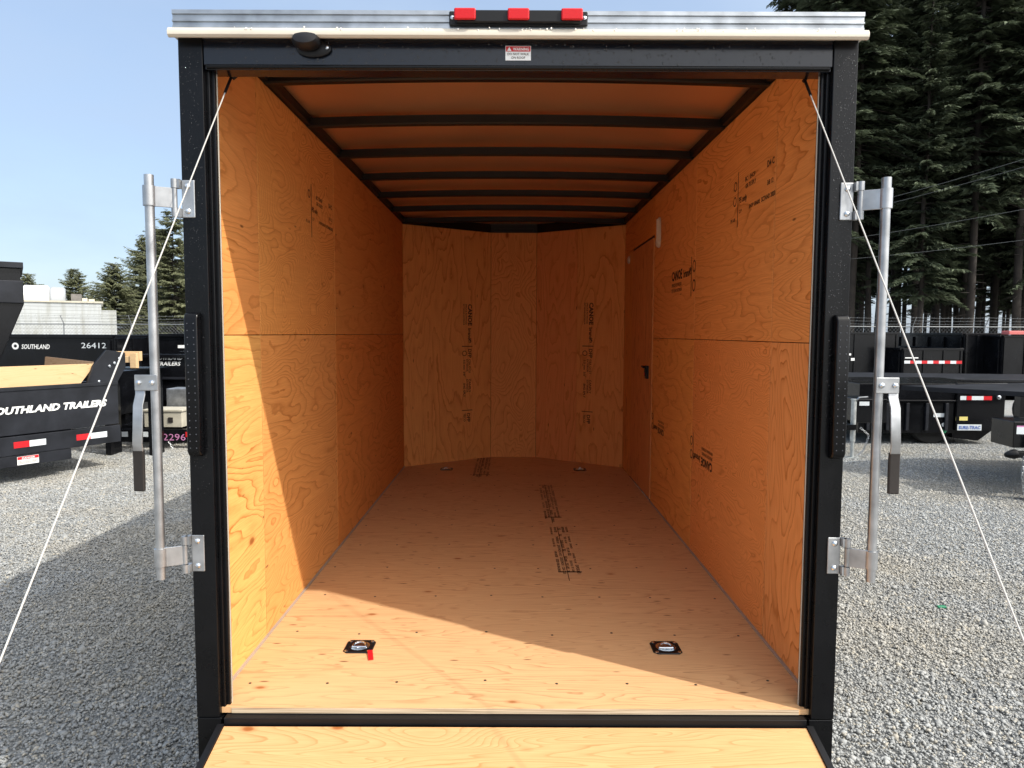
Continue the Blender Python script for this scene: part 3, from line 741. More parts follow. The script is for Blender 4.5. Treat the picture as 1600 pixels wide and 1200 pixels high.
# ramp cables
for s in (-1, 1):
    a = Vector((s * .937, .105, 2.690)); b = Vector((1.040 if s > 0 else -1.056, -1.76, .10))
    cbm = MB(); npt = 12
    cbm.tube([a.lerp(b, i / npt) - Vector((0, 0, .004 * math.sin(math.pi * i / npt))) for i in range(npt + 1)], .0020, 8)
    CB = cbm.build('ramp_cable', M['cable'], T, smooth=True)
    f = MB(); f.tube([a + (b - a).normalized() * -.002, a + (b - a).normalized() * .10], .0045, 8); f.build('cable_ferrule', M['black_satin'], CB, smooth=True)
    an = MB(); an.box(a.x - .03, a.x + .03, .08, .13, 2.688, 2.70); an.tube([(a.x, .105, 2.70), (a.x + .012, .105, 2.680), (a.x, .105, 2.672)], .005, 8)
    an.build('cable_anchor', M['black_satin'], CB)
# rain drops beaded on the paint
r = np.random.default_rng(5); dm_ = MB()
def drop(x, z, rad, y=-.0002):
    n = 7; vs = []; st = r.uniform(.9, 1.5)
    for rr_, h in ((1, 0), (.8, .35), (.35, .58)):
        vs += [(x + rad * rr_ * math.cos(2 * math.pi * k / n), y - rad * h, z + rad * rr_ * st * math.sin(2 * math.pi * k / n)) for k in range(n)]
    vs.append((x, y - rad * .62, z))
    dm_.add(vs, [(i * n + k, i * n + (k + 1) % n, (i + 1) * n + (k + 1) % n, (i + 1) * n + k) for i in range(2) for k in range(n)] + [(2 * n + k, 2 * n + (k + 1) % n, 3 * n) for k in range(n)])
for i in range(900):
    drop(1.0 + .062 * r.random(), 1.5 + 1.22 * r.random() ** .6, .0007 + .0016 * r.random() ** 2.5)
for i in range(480):
    drop(-1.0 - .062 * r.random(), 1.3 + 1.42 * r.random() ** .8, .0006 + .0010 * r.random() ** 2)
for i in range(620):
    drop(-.95 + 1.93 * r.beta(1.1, 1.2), ZH + .018 + .065 * r.random(), .0008 + .0024 * r.random() ** 2.2, .0028)
drm = NT('water_bead'); drm.set(Base_Color=(.01, .011, .014), Roughness=.03); drm.b.inputs['Specular IOR Level'].default_value = .8
tag(dm_.build('water_drops', drm.m, T, smooth=True), None, kind='stuff')
# beads of water on the drip lip
dm_ = MB()
for i in range(70):
    x = -1.0 + 2.0 * r.random() ** .7; z = 2.768 + .008 * r.random(); drop(x, z, .0012 + .002 * r.random() ** 2, -.0475)
tag(dm_.build('lip_drops', simple('clear_bead', (.9, .85, .78), .05), T, smooth=True), None, kind='stuff')

# ------------------------------------------------------------------ conifers
def leaf_mat(name, a, b, sub=.12):
    t = NT(name); at_ = t.n('ShaderNodeAttribute', attribute_name='tone', attribute_type='GEOMETRY')
    n = t.noise(t.coord(), .6, 3)
    f = t.math('ADD', t.math('MULTIPLY', at_.outputs['Fac'], .75), t.math('MULTIPLY', n, .3))
    t.set(Base_Color=t.ramp(f, [(.1, a), (.9, b)]), Roughness=.7)
    t.b.inputs['Specular IOR Level'].default_value = .25
    tr = t.n('ShaderNodeBsdfTranslucent'); tr.inputs[0].default_value = tuple(c * 1.2 for c in b) + (1,)
    ms = t.n('ShaderNodeMixShader'); ms.inputs[0].default_value = sub
    t.l(t.b.outputs[0], ms.inputs[1]); t.l(tr.outputs[0], ms.inputs[2]); t.l(ms.outputs[0], t.out.inputs[0]); return t.m
LM_dark = leaf_mat('fir_needles', (.024, .033, .020), (.118, .145, .085))
LM_mid = leaf_mat('spruce_needles', (.055, .066, .036), (.23, .24, .135), .28)
def conifer_mesh(seed, h, cb_, rad, mat, step=.42, nb=6, density=1.0, sz=.34, top_pow=.85, droop=.25, sparse=0.0):
    g = np.random.default_rng(seed); tris = []; tones = []; limbs = MB()
    z = cb_
    while z < h - .15:
        t = (z - cb_) / (h - cb_)
        Lb = rad * min(1, (1 - t) ** top_pow + .04) * (1 if t > .12 else .75 + 2 * t)
        for k in range(nb):
            if g.random() < sparse: continue
            L_ = Lb * g.uniform(.55, 1.15); a = g.uniform(0, 2 * math.pi); zz = z + g.uniform(-.25, .25)
            lift = (.35 * t - droop) * L_ + g.uniform(-.15, .15) * L_
            d = np.array([math.cos(a), math.sin(a)])
            if L_ > .8 : limbs.tube([(0, 0, zz), (d[0] * L_ * .5, d[1] * L_ * .5, zz + lift * .35), (d[0] * L_ * .93, d[1] * L_ * .93, zz + lift)], [.035 * L_ / 2 + .01, .02, .006], 4, cap=False)
            m = max(4, int(L_ * 7 * density)); clump = g.uniform(-.2, .2)
            for q in range(m):
                s = (q + g.random()) / m; s = .12 + .9 * s
                px, py = d * L_ * s; pz = zz + lift * s * s + g.uniform(-.05, .05)
                wdt = sz * (1.25 - .75 * s) * min(1.2, .5 + L_ * .4)
                for e in range(4):
                    side = (-1) ** e; an = a + side * g.uniform(.35, 1.25); l = wdt * g.uniform(.6, 1.5)
                    dx, dy = math.cos(an), math.sin(an); tip = np.array([px + dx * l, py + dy * l, pz - g.uniform(.1, .55) * l])
                    nx, ny = -dy, dx; ww = l * g.uniform(.16, .30); tw = g.uniform(-.7, .7)
                    b0 = np.array([px + nx * ww * .3, py + ny * ww * .3, pz + tw * ww * .5]); b1 = np.array([px - nx * ww * .3, py - ny * ww * .3, pz - tw * ww * .5])
                    mid_ = np.array([px + dx * l * .5, py + dy * l * .5, pz - .12 * l])
                    m0 = mid_ + np.array([nx * ww, ny * ww, tw * ww]); m1 = mid_ - np.array([nx * ww, ny * ww, tw * ww])
                    tris.append((b0, m0, tip)); tris.append((b1, tip, m1))
                    tn = .5 + clump + .25 * (s - .5) + g.uniform(-.25, .25); tones += [tn, tn]
        z += step * g.uniform(.7, 1.3) * (1 - .35 * t)
    A = np.array(tris).reshape(-1, 3); n = len(tris)
    me = bpy.data.meshes.new('crown'); me.vertices.add(n * 3); me.vertices.foreach_set('co', A.ravel())
    me.loops.add(n * 3); me.loops.foreach_set('vertex_index', np.arange(n * 3, dtype=np.int32))
    me.polygons.add(n); me.polygons.foreach_set('loop_start', np.arange(n, dtype=np.int32) * 3); me.update(); me.validate()
    at_ = me.attributes.new('tone', 'FLOAT', 'POINT'); at_.data.foreach_set('value', np.repeat(np.clip(tones, 0, 1), 3))
    me.materials.append(mat)
    # trunk
    tm = MB(); nseg = 9; tm.tube([(math.sin(i * 1.3 + seed) * .06, math.cos(i * 1.7 + seed) * .06, h * .97 * i / nseg - .05) for i in range(nseg + 1)],
                                 [max(.02, h * .0062 * (1 - i / nseg) ** .8 + .02) for i in range(nseg + 1)], 9)
    # dead stubs under the crown
    for i in range(int(cb_ * 3)):
        zz = g.uniform(.5, cb_ + .6); a = g.uniform(0, 6.28); l = g.uniform(.3, 1.1)
        tm.tube([(0, 0, zz), (math.cos(a) * l, math.sin(a) * l, zz - g.uniform(-.1, .3) * l)], [.02, .006], 4, cap=False)
    tm.add(limbs.v, limbs.f)
    tme = bpy.data.meshes.new('trunk'); tme.from_pydata(tm.v, [], tm.f); tme.update(); tme.materials.append(M['bark']); tme.shade_smooth()
    return me, tme
def plant(meshes, x, y, rz, s, name, label, group=None, sz=1.0):
    t = thing(name, label, 'tree', (x, y, 0), rz, group); t.scale = (s, s, s * sz)
    for nm, me in (('crown', meshes[0]), ('trunk', meshes[1])):
        o = bpy.data.objects.new(nm, me); COL.objects.link(o); o.parent = t
    return t
FIRS = [conifer_mesh(11, 25, 7.0, 3.1, LM_dark, step=.5, nb=8, density=1.35, sz=.40, droop=.28), conifer_mesh(12, 27, 8.4, 3.0, LM_dark, step=.5, nb=8, density=1.35, sz=.40, droop=.34),
        conifer_mesh(13, 23, 4.6, 3.0, LM_dark, step=.5, nb=7, density=1.35, sz=.38, droop=.2)]
trees = []
g = np.random.default_rng(21)
for row, (yy, x0, x1, dx) in enumerate(((36, 15.6, 34, 1.9), (39, 15.2, 37, 2.0), (42.5, 16.4, 40, 2.1), (46.5, 18, 43, 2.3), (51, 20, 47, 2.4), (57, 22, 50, 2.4), (63, 25, 54, 2.5), (70, 28, 60, 2.7))):
    x = x0
    while x < x1:
        trees.append((x + g.uniform(-.5, .5), yy + g.uniform(-1.3, 1.3))); x += dx * g.uniform(.75, 1.25)
for i, (x, y) in enumerate(trees):
    plant(FIRS[i % 3], x, y, g.uniform(0, 6.28), g.uniform(.85, 1.15), 'fir_tree', 'tall dark fir with a bare lower trunk standing in the wood behind the right fence', 'tall firs of the wood on the right')
LT = [conifer_mesh(31, 15, .8, 6.2, LM_mid, step=.42, nb=6, sz=.42, droop=.16, sparse=.22, top_pow=.72, density=.9), conifer_mesh(32, 12, .6, 4.9, LM_mid, step=.36, nb=7, sz=.42, droop=.1, top_pow=.6, sparse=.1)]
def ptop(px, py, d): return at(px, py, d)
for px, py, d, mi, label in (
        (268, 322, 52, 0, 'tallest ragged conifer of the left group, behind the left lock bar'),
        (178, 408, 47, 1, 'bushy olive conifer at the left end of the group beyond the fence'),
        (300, 395, 58, 1, 'conifer in the left group nearest the trailer post'),
        (222, 365, 56, 0, 'mid-height conifer between the bushy one and the tallest one on the left'),
        (334, 370, 62, 0, 'conifer mostly hidden behind the left post of the open trailer'),
        (116, 418, 95, 1, 'small lone spire-shaped conifer behind the white building'),
        (42, 425, 100, 1, 'small distant conifer beside the black gooseneck at the left edge'),
        (148, 452, 66, 1, 'low bushy conifer filling the gap just right of the white shed'),
        (245, 352, 60, 1, 'broad conifer right behind the left lock bar'),
        (205, 440, 75, 1, 'low distant conifer filling the gap behind the left group')):
    p = ptop(px, py, d); hh = 15 if mi == 0 else 12
    s = p.z / hh; t = plant(LT[mi], p.x, d, px * .37, s, 'conifer', label)
    if px < 130: t.scale = (s * .95, s * .95, s)

# ------------------------------------------------------------------ fences and wires
def fence(label, x0, y0, x1, y1, h=2.2):
    a = Vector((x0, y0, 0)); b = Vector((x1, y1, 0)); d = b - a; Ln = d.length; d.normalize()
    t = thing('chain_link_fence', label, 'fence', a)
    n = int(Ln / 3)
    ps = MB()
    for i in range(n + 1):
        p = d * (Ln * i / n); q = MB(); q.tube([p, p + Vector((0, 0, h + .05))], .03, 6); q.tube([p + Vector((0, 0, h)), p + Vector((0, -.25, h + .4))], .018, 5)
        q.build('post', M['fence'], t)
    rl_ = MB(); rl_.tube([Vector((0, 0, h)), d * Ln + Vector((0, 0, h))], .022, 5); rl_.build('top_rail', M['fence'], t)
    wr = MB()
    for k in (1, 2, 3):
        pts = [d * (Ln * i / (n * 3)) + Vector((0, -.08 * k, h + .13 * k - (.03 if i % 3 else 0))) for i in range(n * 3 + 1)]
        wr.tube(pts, .006, 3, cap=False)
        for i in range(int(Ln / .3)):
            p = d * (i * .3) + Vector((0, -.08 * k, h + .13 * k - .01)); wr.tube([p - Vector((.02, 0, .035)), p + Vector((.02, 0, .035))], .006, 3, cap=False)
    wr.build('barbed_wire', M['fence'], t)
    ms = MB(); st = .16; hh = h
    nn = int(Ln / st)
    for i in range(-int(hh / st), nn):
        for sg in (1, -1):
            s0 = i * st; s1 = s0 + hh
            za, zb = (0, hh) if sg > 0 else (hh, 0)
            u0, u1 = max(0, s0), min(Ln, s1)
            if u1 <= u0: continue
            f0 = (u0 - s0) / hh; f1 = (u1 - s0) / hh
            ms.tube([d * u0 + Vector((0, 0, za + (zb - za) * f0)), d * u1 + Vector((0, 0, za + (zb - za) * f1))], .0045, 3, cap=False)
    ms.build('wire_mesh', M['fence'], t)
fence('barbed-wire topped chain link fence in front of the left conifers', -27, 33, -2, 33)
fence('barbed-wire topped chain link fence in front of the dark wood on the right', 8, 31, 30, 31)
for i, (pa, pb, lab) in enumerate((((1340, 322), (1600, 250), 'uppermost thin power line crossing the dark wood'), ((1340, 330), (1600, 262), 'second thin power line, just under the uppermost one'),
                            ((1330, 372), (1600, 328), 'thin power line midway up the dark wood'), ((1330, 404), (1600, 376), 'lowest thin power line above the trunks of the wood'))):
    a = at(*pa, 27); b = at(*pb, 24); d = b - a; a2 = a - d * 1.2; b2 = b + d * .9
    m_ = MB(); m_.tube([a2.lerp(b2, k / 16) - Vector((0, 0, .25 * math.sin(math.pi * k / 16))) + Vector((0, 0, .22)) for k in range(17)], .0055, 4)
    tag(m_.build('power_line', M['wire']), lab, 'cable', 'power lines across the wood')

# ------------------------------------------------------------------ white shed and items on the left horizon
def corr_mat():
    t = NT('weathered_white_siding'); c = t.coord()
    v = t.coord((0, 0, 1)); sepx = t.n('ShaderNodeSeparateXYZ'); t.l(v, sepx.inputs[0])
    ln = t.math('FRACT', t.math('MULTIPLY', sepx.outputs[2], 5.0))
    st = t.noise(t.coord((3, 3, .35)), 1, 5, .6)
    col = t.mix(t.ramp(st, [(.48, 0), (.75, .75)]), (.46, .48, .48), (.24, .23, .17))
    col = t.mix(t.ramp(t.noise(t.coord((.3, .3, 7)), 1, 3), [(.5, 0), (.7, .5)]), col, (.36, .37, .37))
    col = t.mix(t.ramp(ln, [(0, .55), (.16, .4), (.24, 0)]), col, (.22, .23, .23))
    t.set(Base_Color=col, Roughness=.6); t.bump(ln, .8, .03); return t.m
p0 = at(-260, 472, 41); p1 = at(158, 474, 40); zt = p1.z
B = thing('shed_building', 'long weathered white ribbed shed with stained walls on the left horizon', 'building', (p1.x, 40, 0), R(30))
bw = MB(); wlen = p1.x - p0.x
bw.box(-wlen, 0, 0, 9, 0, zt); bw.box(.002, .75, 1.2, 9, 0, zt - .35); bw.build('wall', corr_mat(), B)
br_ = MB(); br_.box(-wlen - .1, .1, -.08, 9.1, zt + .002, zt + .1); RF = br_.build('roof', M['beige'], B)
def tank(xa, xb, r, mat, name, y=4):
    m_ = MB(); m_.lathe((xa, y, zt + r * .35), (1, 0, 0), [(r * .86, 0), (r, .1), (r, xb - xa - .1), (r * .86, xb - xa)], 24); return m_.build(name, mat, RF, smooth=True)
def bx(px, ly=4):
    c_, s_ = math.cos(R(30)), math.sin(R(30)); k = ray(px, 470); m = k.x / k.y
    return (m * (40 + ly * c_) - p1.x + ly * s_) / (c_ - m * s_)
tank(bx(36), bx(78), .82, M['white'], 'roof_tank'); tank(bx(78) + .01, bx(103), .78, simple('grey_sheet', (.34, .36, .38), .5), 'grey_roof_tank')
m_ = MB(); m_.box(bx(112), bx(128), 3, 5, zt + .1, zt + .62); m_.build('roof_unit', simple('dark_unit', (.14, .13, .12), .7, var=.3), RF)
m_ = MB(); m_.box(bx(129), bx(137), 3, 5, zt + .1, zt + .38); m_.box(bx(139), bx(148), 3, 5, zt + .1, zt + .34); m_.build('roof_vent', M['offwhite'], RF)

# ------------------------------------------------------------------ yard trailers. local: rear face at y=0 looking -y, body towards +y
def wheelpair(t, xs_, ys, r=.36, wdt=.2):
    for x in xs_:
        for y in ys:
            s = 1 if x > 0 else -1
            m1 = MB(); m1.lathe((x, y, r), (s, 0, 0), [(r * .55, 0), (r * .93, .0), (r, .04), (r, wdt - .04), (r * .93, wdt), (r * .55, wdt)], 24); wv = m1.build('wheel', M['tyre'], t, smooth=True)
            m2 = MB(); m2.lathe((x, y, r), (s, 0, 0), [(r * .5, .02), (r * .56, wdt + .002), (r * .48, wdt - .03), (r * .3, wdt - .06), (r * .1, wdt - .02)], 18); m2.build('rim', M['blk_side'], wv, smooth=True)
def jack(t, x, y, z1, mat=None):
    m_ = MB(); m_.box(x - .09, x + .09, y - .09, y + .09, 0, .012); m_.tube([(x, y, .01), (x, y, .45)], .026, 12); m_.tube([(x, y, .25), (x, y, z1)], .037, 12)
    m_.tube([(x, y, z1), (x, y, z1 + .015)], .045, 12)
    J = m_.build('tongue_jack', mat or M['galv_z'], t, smooth=True)
    c = MB(); c.tube([(x, y, z1 - .05), (x + .05, y - .05, z1 + .04), (x + .18, y - .05, z1 + .05)], .012, 6); c.build('crank', M['galv_z'], J, smooth=True)
def chain(t, pts):
    m_ = MB(); P = [Vector(p) for p in pts]
    L_ = sum((P[i + 1] - P[i]).length for i in range(len(P) - 1)); n = int(L_ / .035); 
    def pos(s):
        for i in range(len(P) - 1):
            l = (P[i + 1] - P[i]).length
            if s <= l: return P[i].lerp(P[i + 1], s / l)
            s -= l
        return P[-1]
    for i in range(n):
        a = pos(i * .035); b = pos((i + 1.3) * .035); d = (b - a).normalized(); e = d.cross(Vector((1, 0, 0)) if i % 2 else Vector((0, 1, 0)))
        if e.length < .1: e = Vector((0, 0, 1))
        e.normalize(); e *= .011
        m_.tube([a, a + e, b + e, b, b - e, a - e, a], .0042, 4, cap=False)
    m_.build('safety_chain', M['galv_z'], t)
def dump(name, label, loc, rz, W=2.0, Ln=4.2, zb=.62, zt=1.25, cat='trailer', group=None, mat=None, ribs=7, gate_h=None, wheels=True, tongue=True, frame=True, tw=.05, side_mat=None, gate=True, jackz=.95):
    t = thing(name, label, cat, loc, rz, group); mat = mat or M['blk_bg']; h = W / 2
    for s in (-1, 1):
        m_ = MB(); a, b = sorted((s * h, s * (h - tw))); m_.box(a, b, .05, Ln, zb, zt)
        for k in range(ribs):
            y = .1 + (Ln - .3) * k / (ribs - 1); a, b = sorted((s * (h + .001), s * (h + .05))); m_.box(a, b, y, y + .06, zb, zt - .05)
        a, b = sorted((s * (h + .06), s * (h - tw - .01))); m_.box(a, b, .04, Ln + .01, zt + .001, zt + .07)
        m_.build('side_wall', side_mat or mat, t, bevel=.006, seg=1)
    m_ = MB(); m_.box(-h + tw, h - tw, Ln - .05, Ln - .002, zb, zt); m_.build('front_wall', mat, t)
    m_ = MB(); m_.box(-h + tw, h - tw, .06, Ln - .06, zb, zb + .03); m_.build('bed', M['blk_side'], t)
    if gate:
        m_ = MB(); gz = gate_h or zt
        m_.box(-h, h, 0, .045, zb, gz)
        for x in (-h + .02, -h / 3, h / 3, h - .08): m_.box(x, x + .06, -.03, -.001, zb, gz)
        m_.box(-h, h, -.031, -.002, gz + .001, gz + .06); m_.build('tailgate', mat, t, bevel=.005, seg=1)
    if frame:
        m_ = MB()
        for s in (-1, 1): m_.box(s * .4 - .05, s * .4 + .05, .02, Ln + (.0 if tongue else 0), zb - .2, zb - .002)
        m_.box(-h, h, .0, .08, zb - .19, zb - .003); m_.build('chassis', mat, t)
    if tongue:
        m_ = MB()
        for s in (-1, 1): m_.tube([(s * .42, Ln, zb - .1), (s * .05, Ln + 1.25, zb - .1)], .06, 4)
        m_.box(-.07, .07, Ln + 1.15, Ln + 1.5, zb - .14, zb - .03); m_.build('tongue', mat, t)
        jack(t, 0, Ln + 1.05, jackz)
    if wheels:
        wheelpair(t, (-h - .02 - .2 + .2, h + .02), (Ln * .42, Ln * .42 + .85)) if False else wheelpair(t, (-h + .22, h - .22), (Ln * .40, Ln * .40 + .85))
    return t
def tape(t, o, u, v, segs, hgt, name='reflective_tape'):
    """segs: list of (x0, x1, 'r'|'w')"""
    for key, mt, nm in (('r', 'red', 'red_reflector'), ('w', 'tape_white', 'white_reflector')):
        m_ = MB()
        for a, b, c in segs:
            if c == key: put_rect(m_, o, u, v, a, b, 0, hgt, off=.003)
        if m_.v: m_.build(nm, M[mt], t)

# --- near left dump trailer with big lettering on its tailgate
pa = Vector((-5.34, 9.60, 0)); pb_ = Vector((-6.36, 7.76, 0)); cen = (pa + pb_) / 2; th = math.atan2(pa.y - pb_.y, pa.x - pb_.x)
Wd = (pa - pb_).length
def ax_(px):
    c_, s_ = math.cos(th), math.sin(th); k = ray(px, 650); m = k.x / k.y
    return (m * cen.y - cen.x) / (c_ - m * s_)
A = thing('dump_trailer', 'charcoal dump trailer at the left edge with large white lettering across its tailgate', 'trailer', cen, th)
h = Wd / 2; BS = M['blk_side']
m_ = MB(); m_.box(-h, h, 0, .05, .60, 1.16); m_.box(-h, h, -.012, -.001, 1.13, 1.175); m_.build('tailgate', BS, A, bevel=.004)
m_ = MB(); m_.box(-h, h, -.03, .05, .36, .585); RBM = m_.build('rear_bumper', BS, A, bevel=.004)
m_ = MB(); m_.box(-h + .1, ax_(108), -.022, .03, .22, .355); SKR = m_.build('lower_skirt', BS, A, bevel=.004)
for s in (-1, 1):
    m_ = MB(); a, b = sorted((s * h, s * (h - .06))); m_.box(a, b, .052, 4.2, .60, 1.15)
    for k in range(8): a, b = sorted((s * (h + .001), s * (h + .05))); m_.box(a, b, .1 + .57 * k, .16 + .57 * k, .60, 1.15)
    m_.build('side_wall', BS, A)
    m_ = MB(); m_.prism([(0, 1.18), (.30, 1.18), (.42, 1.30), (.42, 1.60), (.06, 1.60), (-.02, 1.52)] , s * (h - .005), s * (h - .04), 'x') if False else None
    m_.prism([(h - .40, 1.10), (h - .0, 1.10), (h + .16, 1.36), (h + .16, 1.56), (h - .1, 1.60), (h - .28, 1.40)] if s > 0 else [(-h + .0, 1.10), (-h + .3, 1.10), (-h + .2, 1.50), (-h, 1.50)], .06, .10, 'y')
    GU = m_.build('corner_gusset', BS, A, bevel=.004)
    if s > 0:
        for (x, z) in ((h + .07, 1.48), (h - .0, 1.42), (h - .07, 1.38), (h - .22, 1.18)):
            bo = MB(); bo.lathe((x, .06, z), (0, -1, 0), [(.022, 0), (.02, .012), (.01, .016)], 8); bo.build('bolt', M['chrome'], GU)
m_ = MB(); m_.box(-h + .06, h - .06, .06, 4.1, .60, .64); m_.build('bed', BS, A)
wm = plywood('plank_wood', 'x', 90, rings=3, gs=.6, cs=7, light=(.66, .46, .26), dark=(.50, .31, .14), knots=.2, contrast=.4)
m_ = MB(); m_.prism([(-h - .3, 1.17), (h - .42, 1.17), (h - .22, 1.42), (-h - .3, 1.42)], .12, .16, 'y'); m_.build('lumber_side_board', wm, A, label='pale lumber board above the tailgate')
m_ = MB(); put_text(m_, 'SOUTHLAND TRAILERS', (h - 1.575, -.002, .86), (1, 0, 0), (0, 0, 1), .115, fit=1.415, shear=.25, bold=.045, off=.006); m_.build('lettering', M['white'], A)
u = (1, 0, 0); v = (0, 0, 1)
tape(RBM, (0, -.03, .445), u, v, [(ax_(17), ax_(42), 'r'), (ax_(42), ax_(68), 'w'), (ax_(116), ax_(138), 'r'), (ax_(138), ax_(164), 'w')], .075)
m_ = MB(); m_.box(ax_(22), ax_(56), -.027, -.0225, .235, .335); WS = m_.build('warning_sticker', M['white'], A)
m_ = MB(); put_rect(m_, (0, -.027, 0), u, v, ax_(22) + .003, ax_(56) - .003, .298, .333, off=.002); m_.build('sticker_band', M['red'], WS)
m_ = MB(); put_text(m_, 'DANGER', (ax_(29), -.027, .303), u, v, .032, fit=ax_(50) - ax_(29), bold=.02, off=.004); m_.build('sticker_heading', M['white'], WS)
m_ = MB()
for k in range(3): put_rect(m_, (0, -.027, 0), u, v, ax_(24), ax_(54), .250 + .014 * k, .254 + .014 * k, off=.003)
m_.build('sticker_lines', M['ink'], WS)
wheelpair(A, (-h + .24, h - .24), (1.7, 2.55))
m_ = MB()
for s in (-1, 1): m_.box(s * .4 - .05, s * .4 + .05, .06, 4.2, .38, .59)
m_.build('chassis', BS, A)

# --- raised gooseneck box at the far left
q0 = at(36, 440, 10.8)
G = thing('gooseneck_trailer', 'black raised trailer bulkhead cut off by the left picture edge, taller than the rest', 'trailer', (q0.x, 10.8, 0), R(35))
zt_ = at(20, 410, 10.8).z; z2 = at(20, 438, 10.8).z; z3 = at(20, 475, 10.8).z; z4 = at(0, 578, 10.8).z
m_ = MB(); m_.prism([(-3.2, z4 - .6), (-.62, z4 - .6), (-.0, z3), (-.0, z2), (-3.2, z2)], 0, 2.2, 'y'); m_.build('bulkhead', M['blk_bg'], G, bevel=.01)
m_ = MB(); m_.box(-3.2, .0, -.05, -.002, z3 + .01, z2 - .01); m_.build('face_plate', BS, G, bevel=.01)
m_ = MB(); m_.box(-3.2, -.03, .05, 2.15, z2 + .001, zt_ - .09); m_.build('upper_rail', M['blk_bg'], G)
m_ = MB(); m_.box(-3.22, .01, -.03, 2.2, zt_ - .088, zt_); m_.build('top_cap', BS, G, bevel=.008)
m_ = MB(); m_.box(-3.0, -.9, .3, 1.9, 0, z4 - .62); m_.build('support_frame', M['blk_bg'], G)

# --- black dump box with a painted number, its long side to the camera
p = at(180, 524, 15.5)
C = dump('dump_trailer', 'black dump trailer with the chalked number 26412 near the end of its side', (p.x, 16.5, 0), R(90), W=2.0, Ln=5.0, zb=.7, zt=p.z - .06, ribs=2, group=None)
cf = (-1.0, 0, 0)
sideu = (0, -1, 0)                       # reading direction on the local -x side, seen from outside
def side_text(t, s, y, z, hgt, fit, mat='white', x=-1.0, **k):
    m_ = MB(); put_text(m_, s, (x - .003, y, z), sideu, (0, 0, 1), hgt, fit=fit, off=.004, **k); return m_.build('lettering', M[mat], t)
side_text(C, 'SOUTHLAND', 2.05, p.z - .30, .14, .62, shear=.2, bold=.02)
side_text(C, '26412', .75, p.z - .28, .17, .55, mat='tape_white')
m_ = MB(); put_ring(m_, (-1.003, 2.18, p.z - .24), sideu, (0, 0, 1), 0, 0, .075, .04, off=.004); m_.build('emblem', M['white'], C)
# brown side board of that trailer
p = at(110, 568, 12.0)
m_ = MB(); m_.box(-.42, .38, -.02, .02, -.10, .07, Matrix.Rotation(R(6), 4, 'Y'))
o = m_.build('wood_board', plywood('old_board', 'x', 95, light=(.30, .21, .14), dark=(.17, .10, .06), contrast=.5)); o.location = p
tag(o, 'weathered brown board lying behind the pale lumber side board', 'board')
m_ = MB(); m_.box(-1.6, .9, -.3, 1.2, .45, p.z - .12); m_.box(-1.5, -1.35, 0, 1, 0, .449); m_.box(.7, .85, 0, 1, 0, .449)
o = m_.build('steel_deck_stand', M['blk_bg'], None, bevel=.01); o.location = (p.x, 12.1, 0); tag(o, 'low black steel deck carrying the weathered brown board', 'deck')

# --- black trailer with lettering, partly behind the left lock bar
p = at(205, 554, 13.5)
E = dump('dump_trailer', 'black dump trailer behind the left lock bar with white two-line lettering high on its side', (p.x + 5.2, 14.5, 0), R(90), W=2.0, Ln=5.2, zb=.55, zt=p.z - .06, ribs=2, tongue=False)
q = at(246, 557, 13.5); y_ = 5.2 - (q.x - p.x)
side_text(E, 'SOUTHLAND', y_ + .10, q.z - .06, .12, .58, shear=.2, bold=.02); side_text(E, 'TRAILERS', y_ + .02, q.z - .17, .10, .46, shear=.2, bold=.02)
m_ = MB(); m_.box(-1.06, -1.002, .1, 5.1, .95, .99); m_.build('side_rail', BS, E)
p = at(233, 522, 17)
D = dump('dump_trailer', 'black box trailer with a long white sticker behind the two-line lettered one', (p.x + 5, 18, 0), R(90), W=2.0, Ln=5.0, zb=.7, zt=p.z - .06, ribs=2, tongue=False)
m_ = MB(); put_rect(m_, (-1.003, 5 - (at(278, 540, 17).x - p.x) , p.z - .33), sideu, (0, 0, 1), 0, .28, 0, .07, off=.004); m_.build('sticker', M['white'], D)
# timber offcuts
p = at(186, 566, 10.4)
LP = thing('timber_offcuts', 'small pile of pale timber blocks on the trailer corner by the cable', 'timber', (p.x, 10.4, p.z - .005))
for (a, b, c, d_, e, f_) in ((-.24, .04, 0, .1, .0, .13), (-.16, .24, .12, .2, .02, .16), (.17, .26, -.02, .06, -.08, .14), (-.04, .2, .0, .1, .0, .09)):
    mm_ = MB(); mm_.box(a, b, c, d_, e, f_); mm_.build('timber_block', wm, LP, bevel=.004)
mm_ = MB(); mm_.box(-.35, .5, -.05, .5, -.10, -.08); mm_.build('rack', M['blk_bg'], LP)
mm_ = MB(); mm_.box(-.3, -.22, .1, .4, -p.z + .01, -.101); mm_.box(.35, .43, .1, .4, -p.z + .01, -.101); mm_.build('rack_leg', M['blk_bg'], LP)
# beige battery box on a tongue, number bar
p = at(262, 672, 11.2)
K = thing('utility_trailer', 'low black trailer tongue carrying a beige box, with a pink number and red reflector', 'trailer', (p.x, 11.2, 0))
zz = at(262, 690, 11.2).z; z1 = p.z
m_ = MB(); m_.box(-1.1, 1.6, -.06, .06, zz, z1 + .02); m_.box(-.9, 1.7, .3, 1.3, z1 - .03, z1 + .04); NB = m_.build('tongue_beam', M['blk_bg'], K, bevel=.005)
zb2 = at(262, 640, 11.2).z
m_ = MB(); m_.box(-.38, .22, .02, .45, z1 + .04, zb2 - .04); m_.box(-.40, .24, 0, .47, zb2 - .038, zb2); BB = m_.build('beige_box', M['beige'], K, bevel=.01)
m_ = MB(); m_.box(.01, .08, .005, .018, z1 + .12, z1 + .20); m_.build('box_latch', M['rubber'], BB)
m_ = MB(); m_.box(-.3, .75, .6, 1.0, zb2 - .03, at(262, 612, 11.2).z); m_.build('steel_tool_box', M['galv_z'], K, bevel=.01)
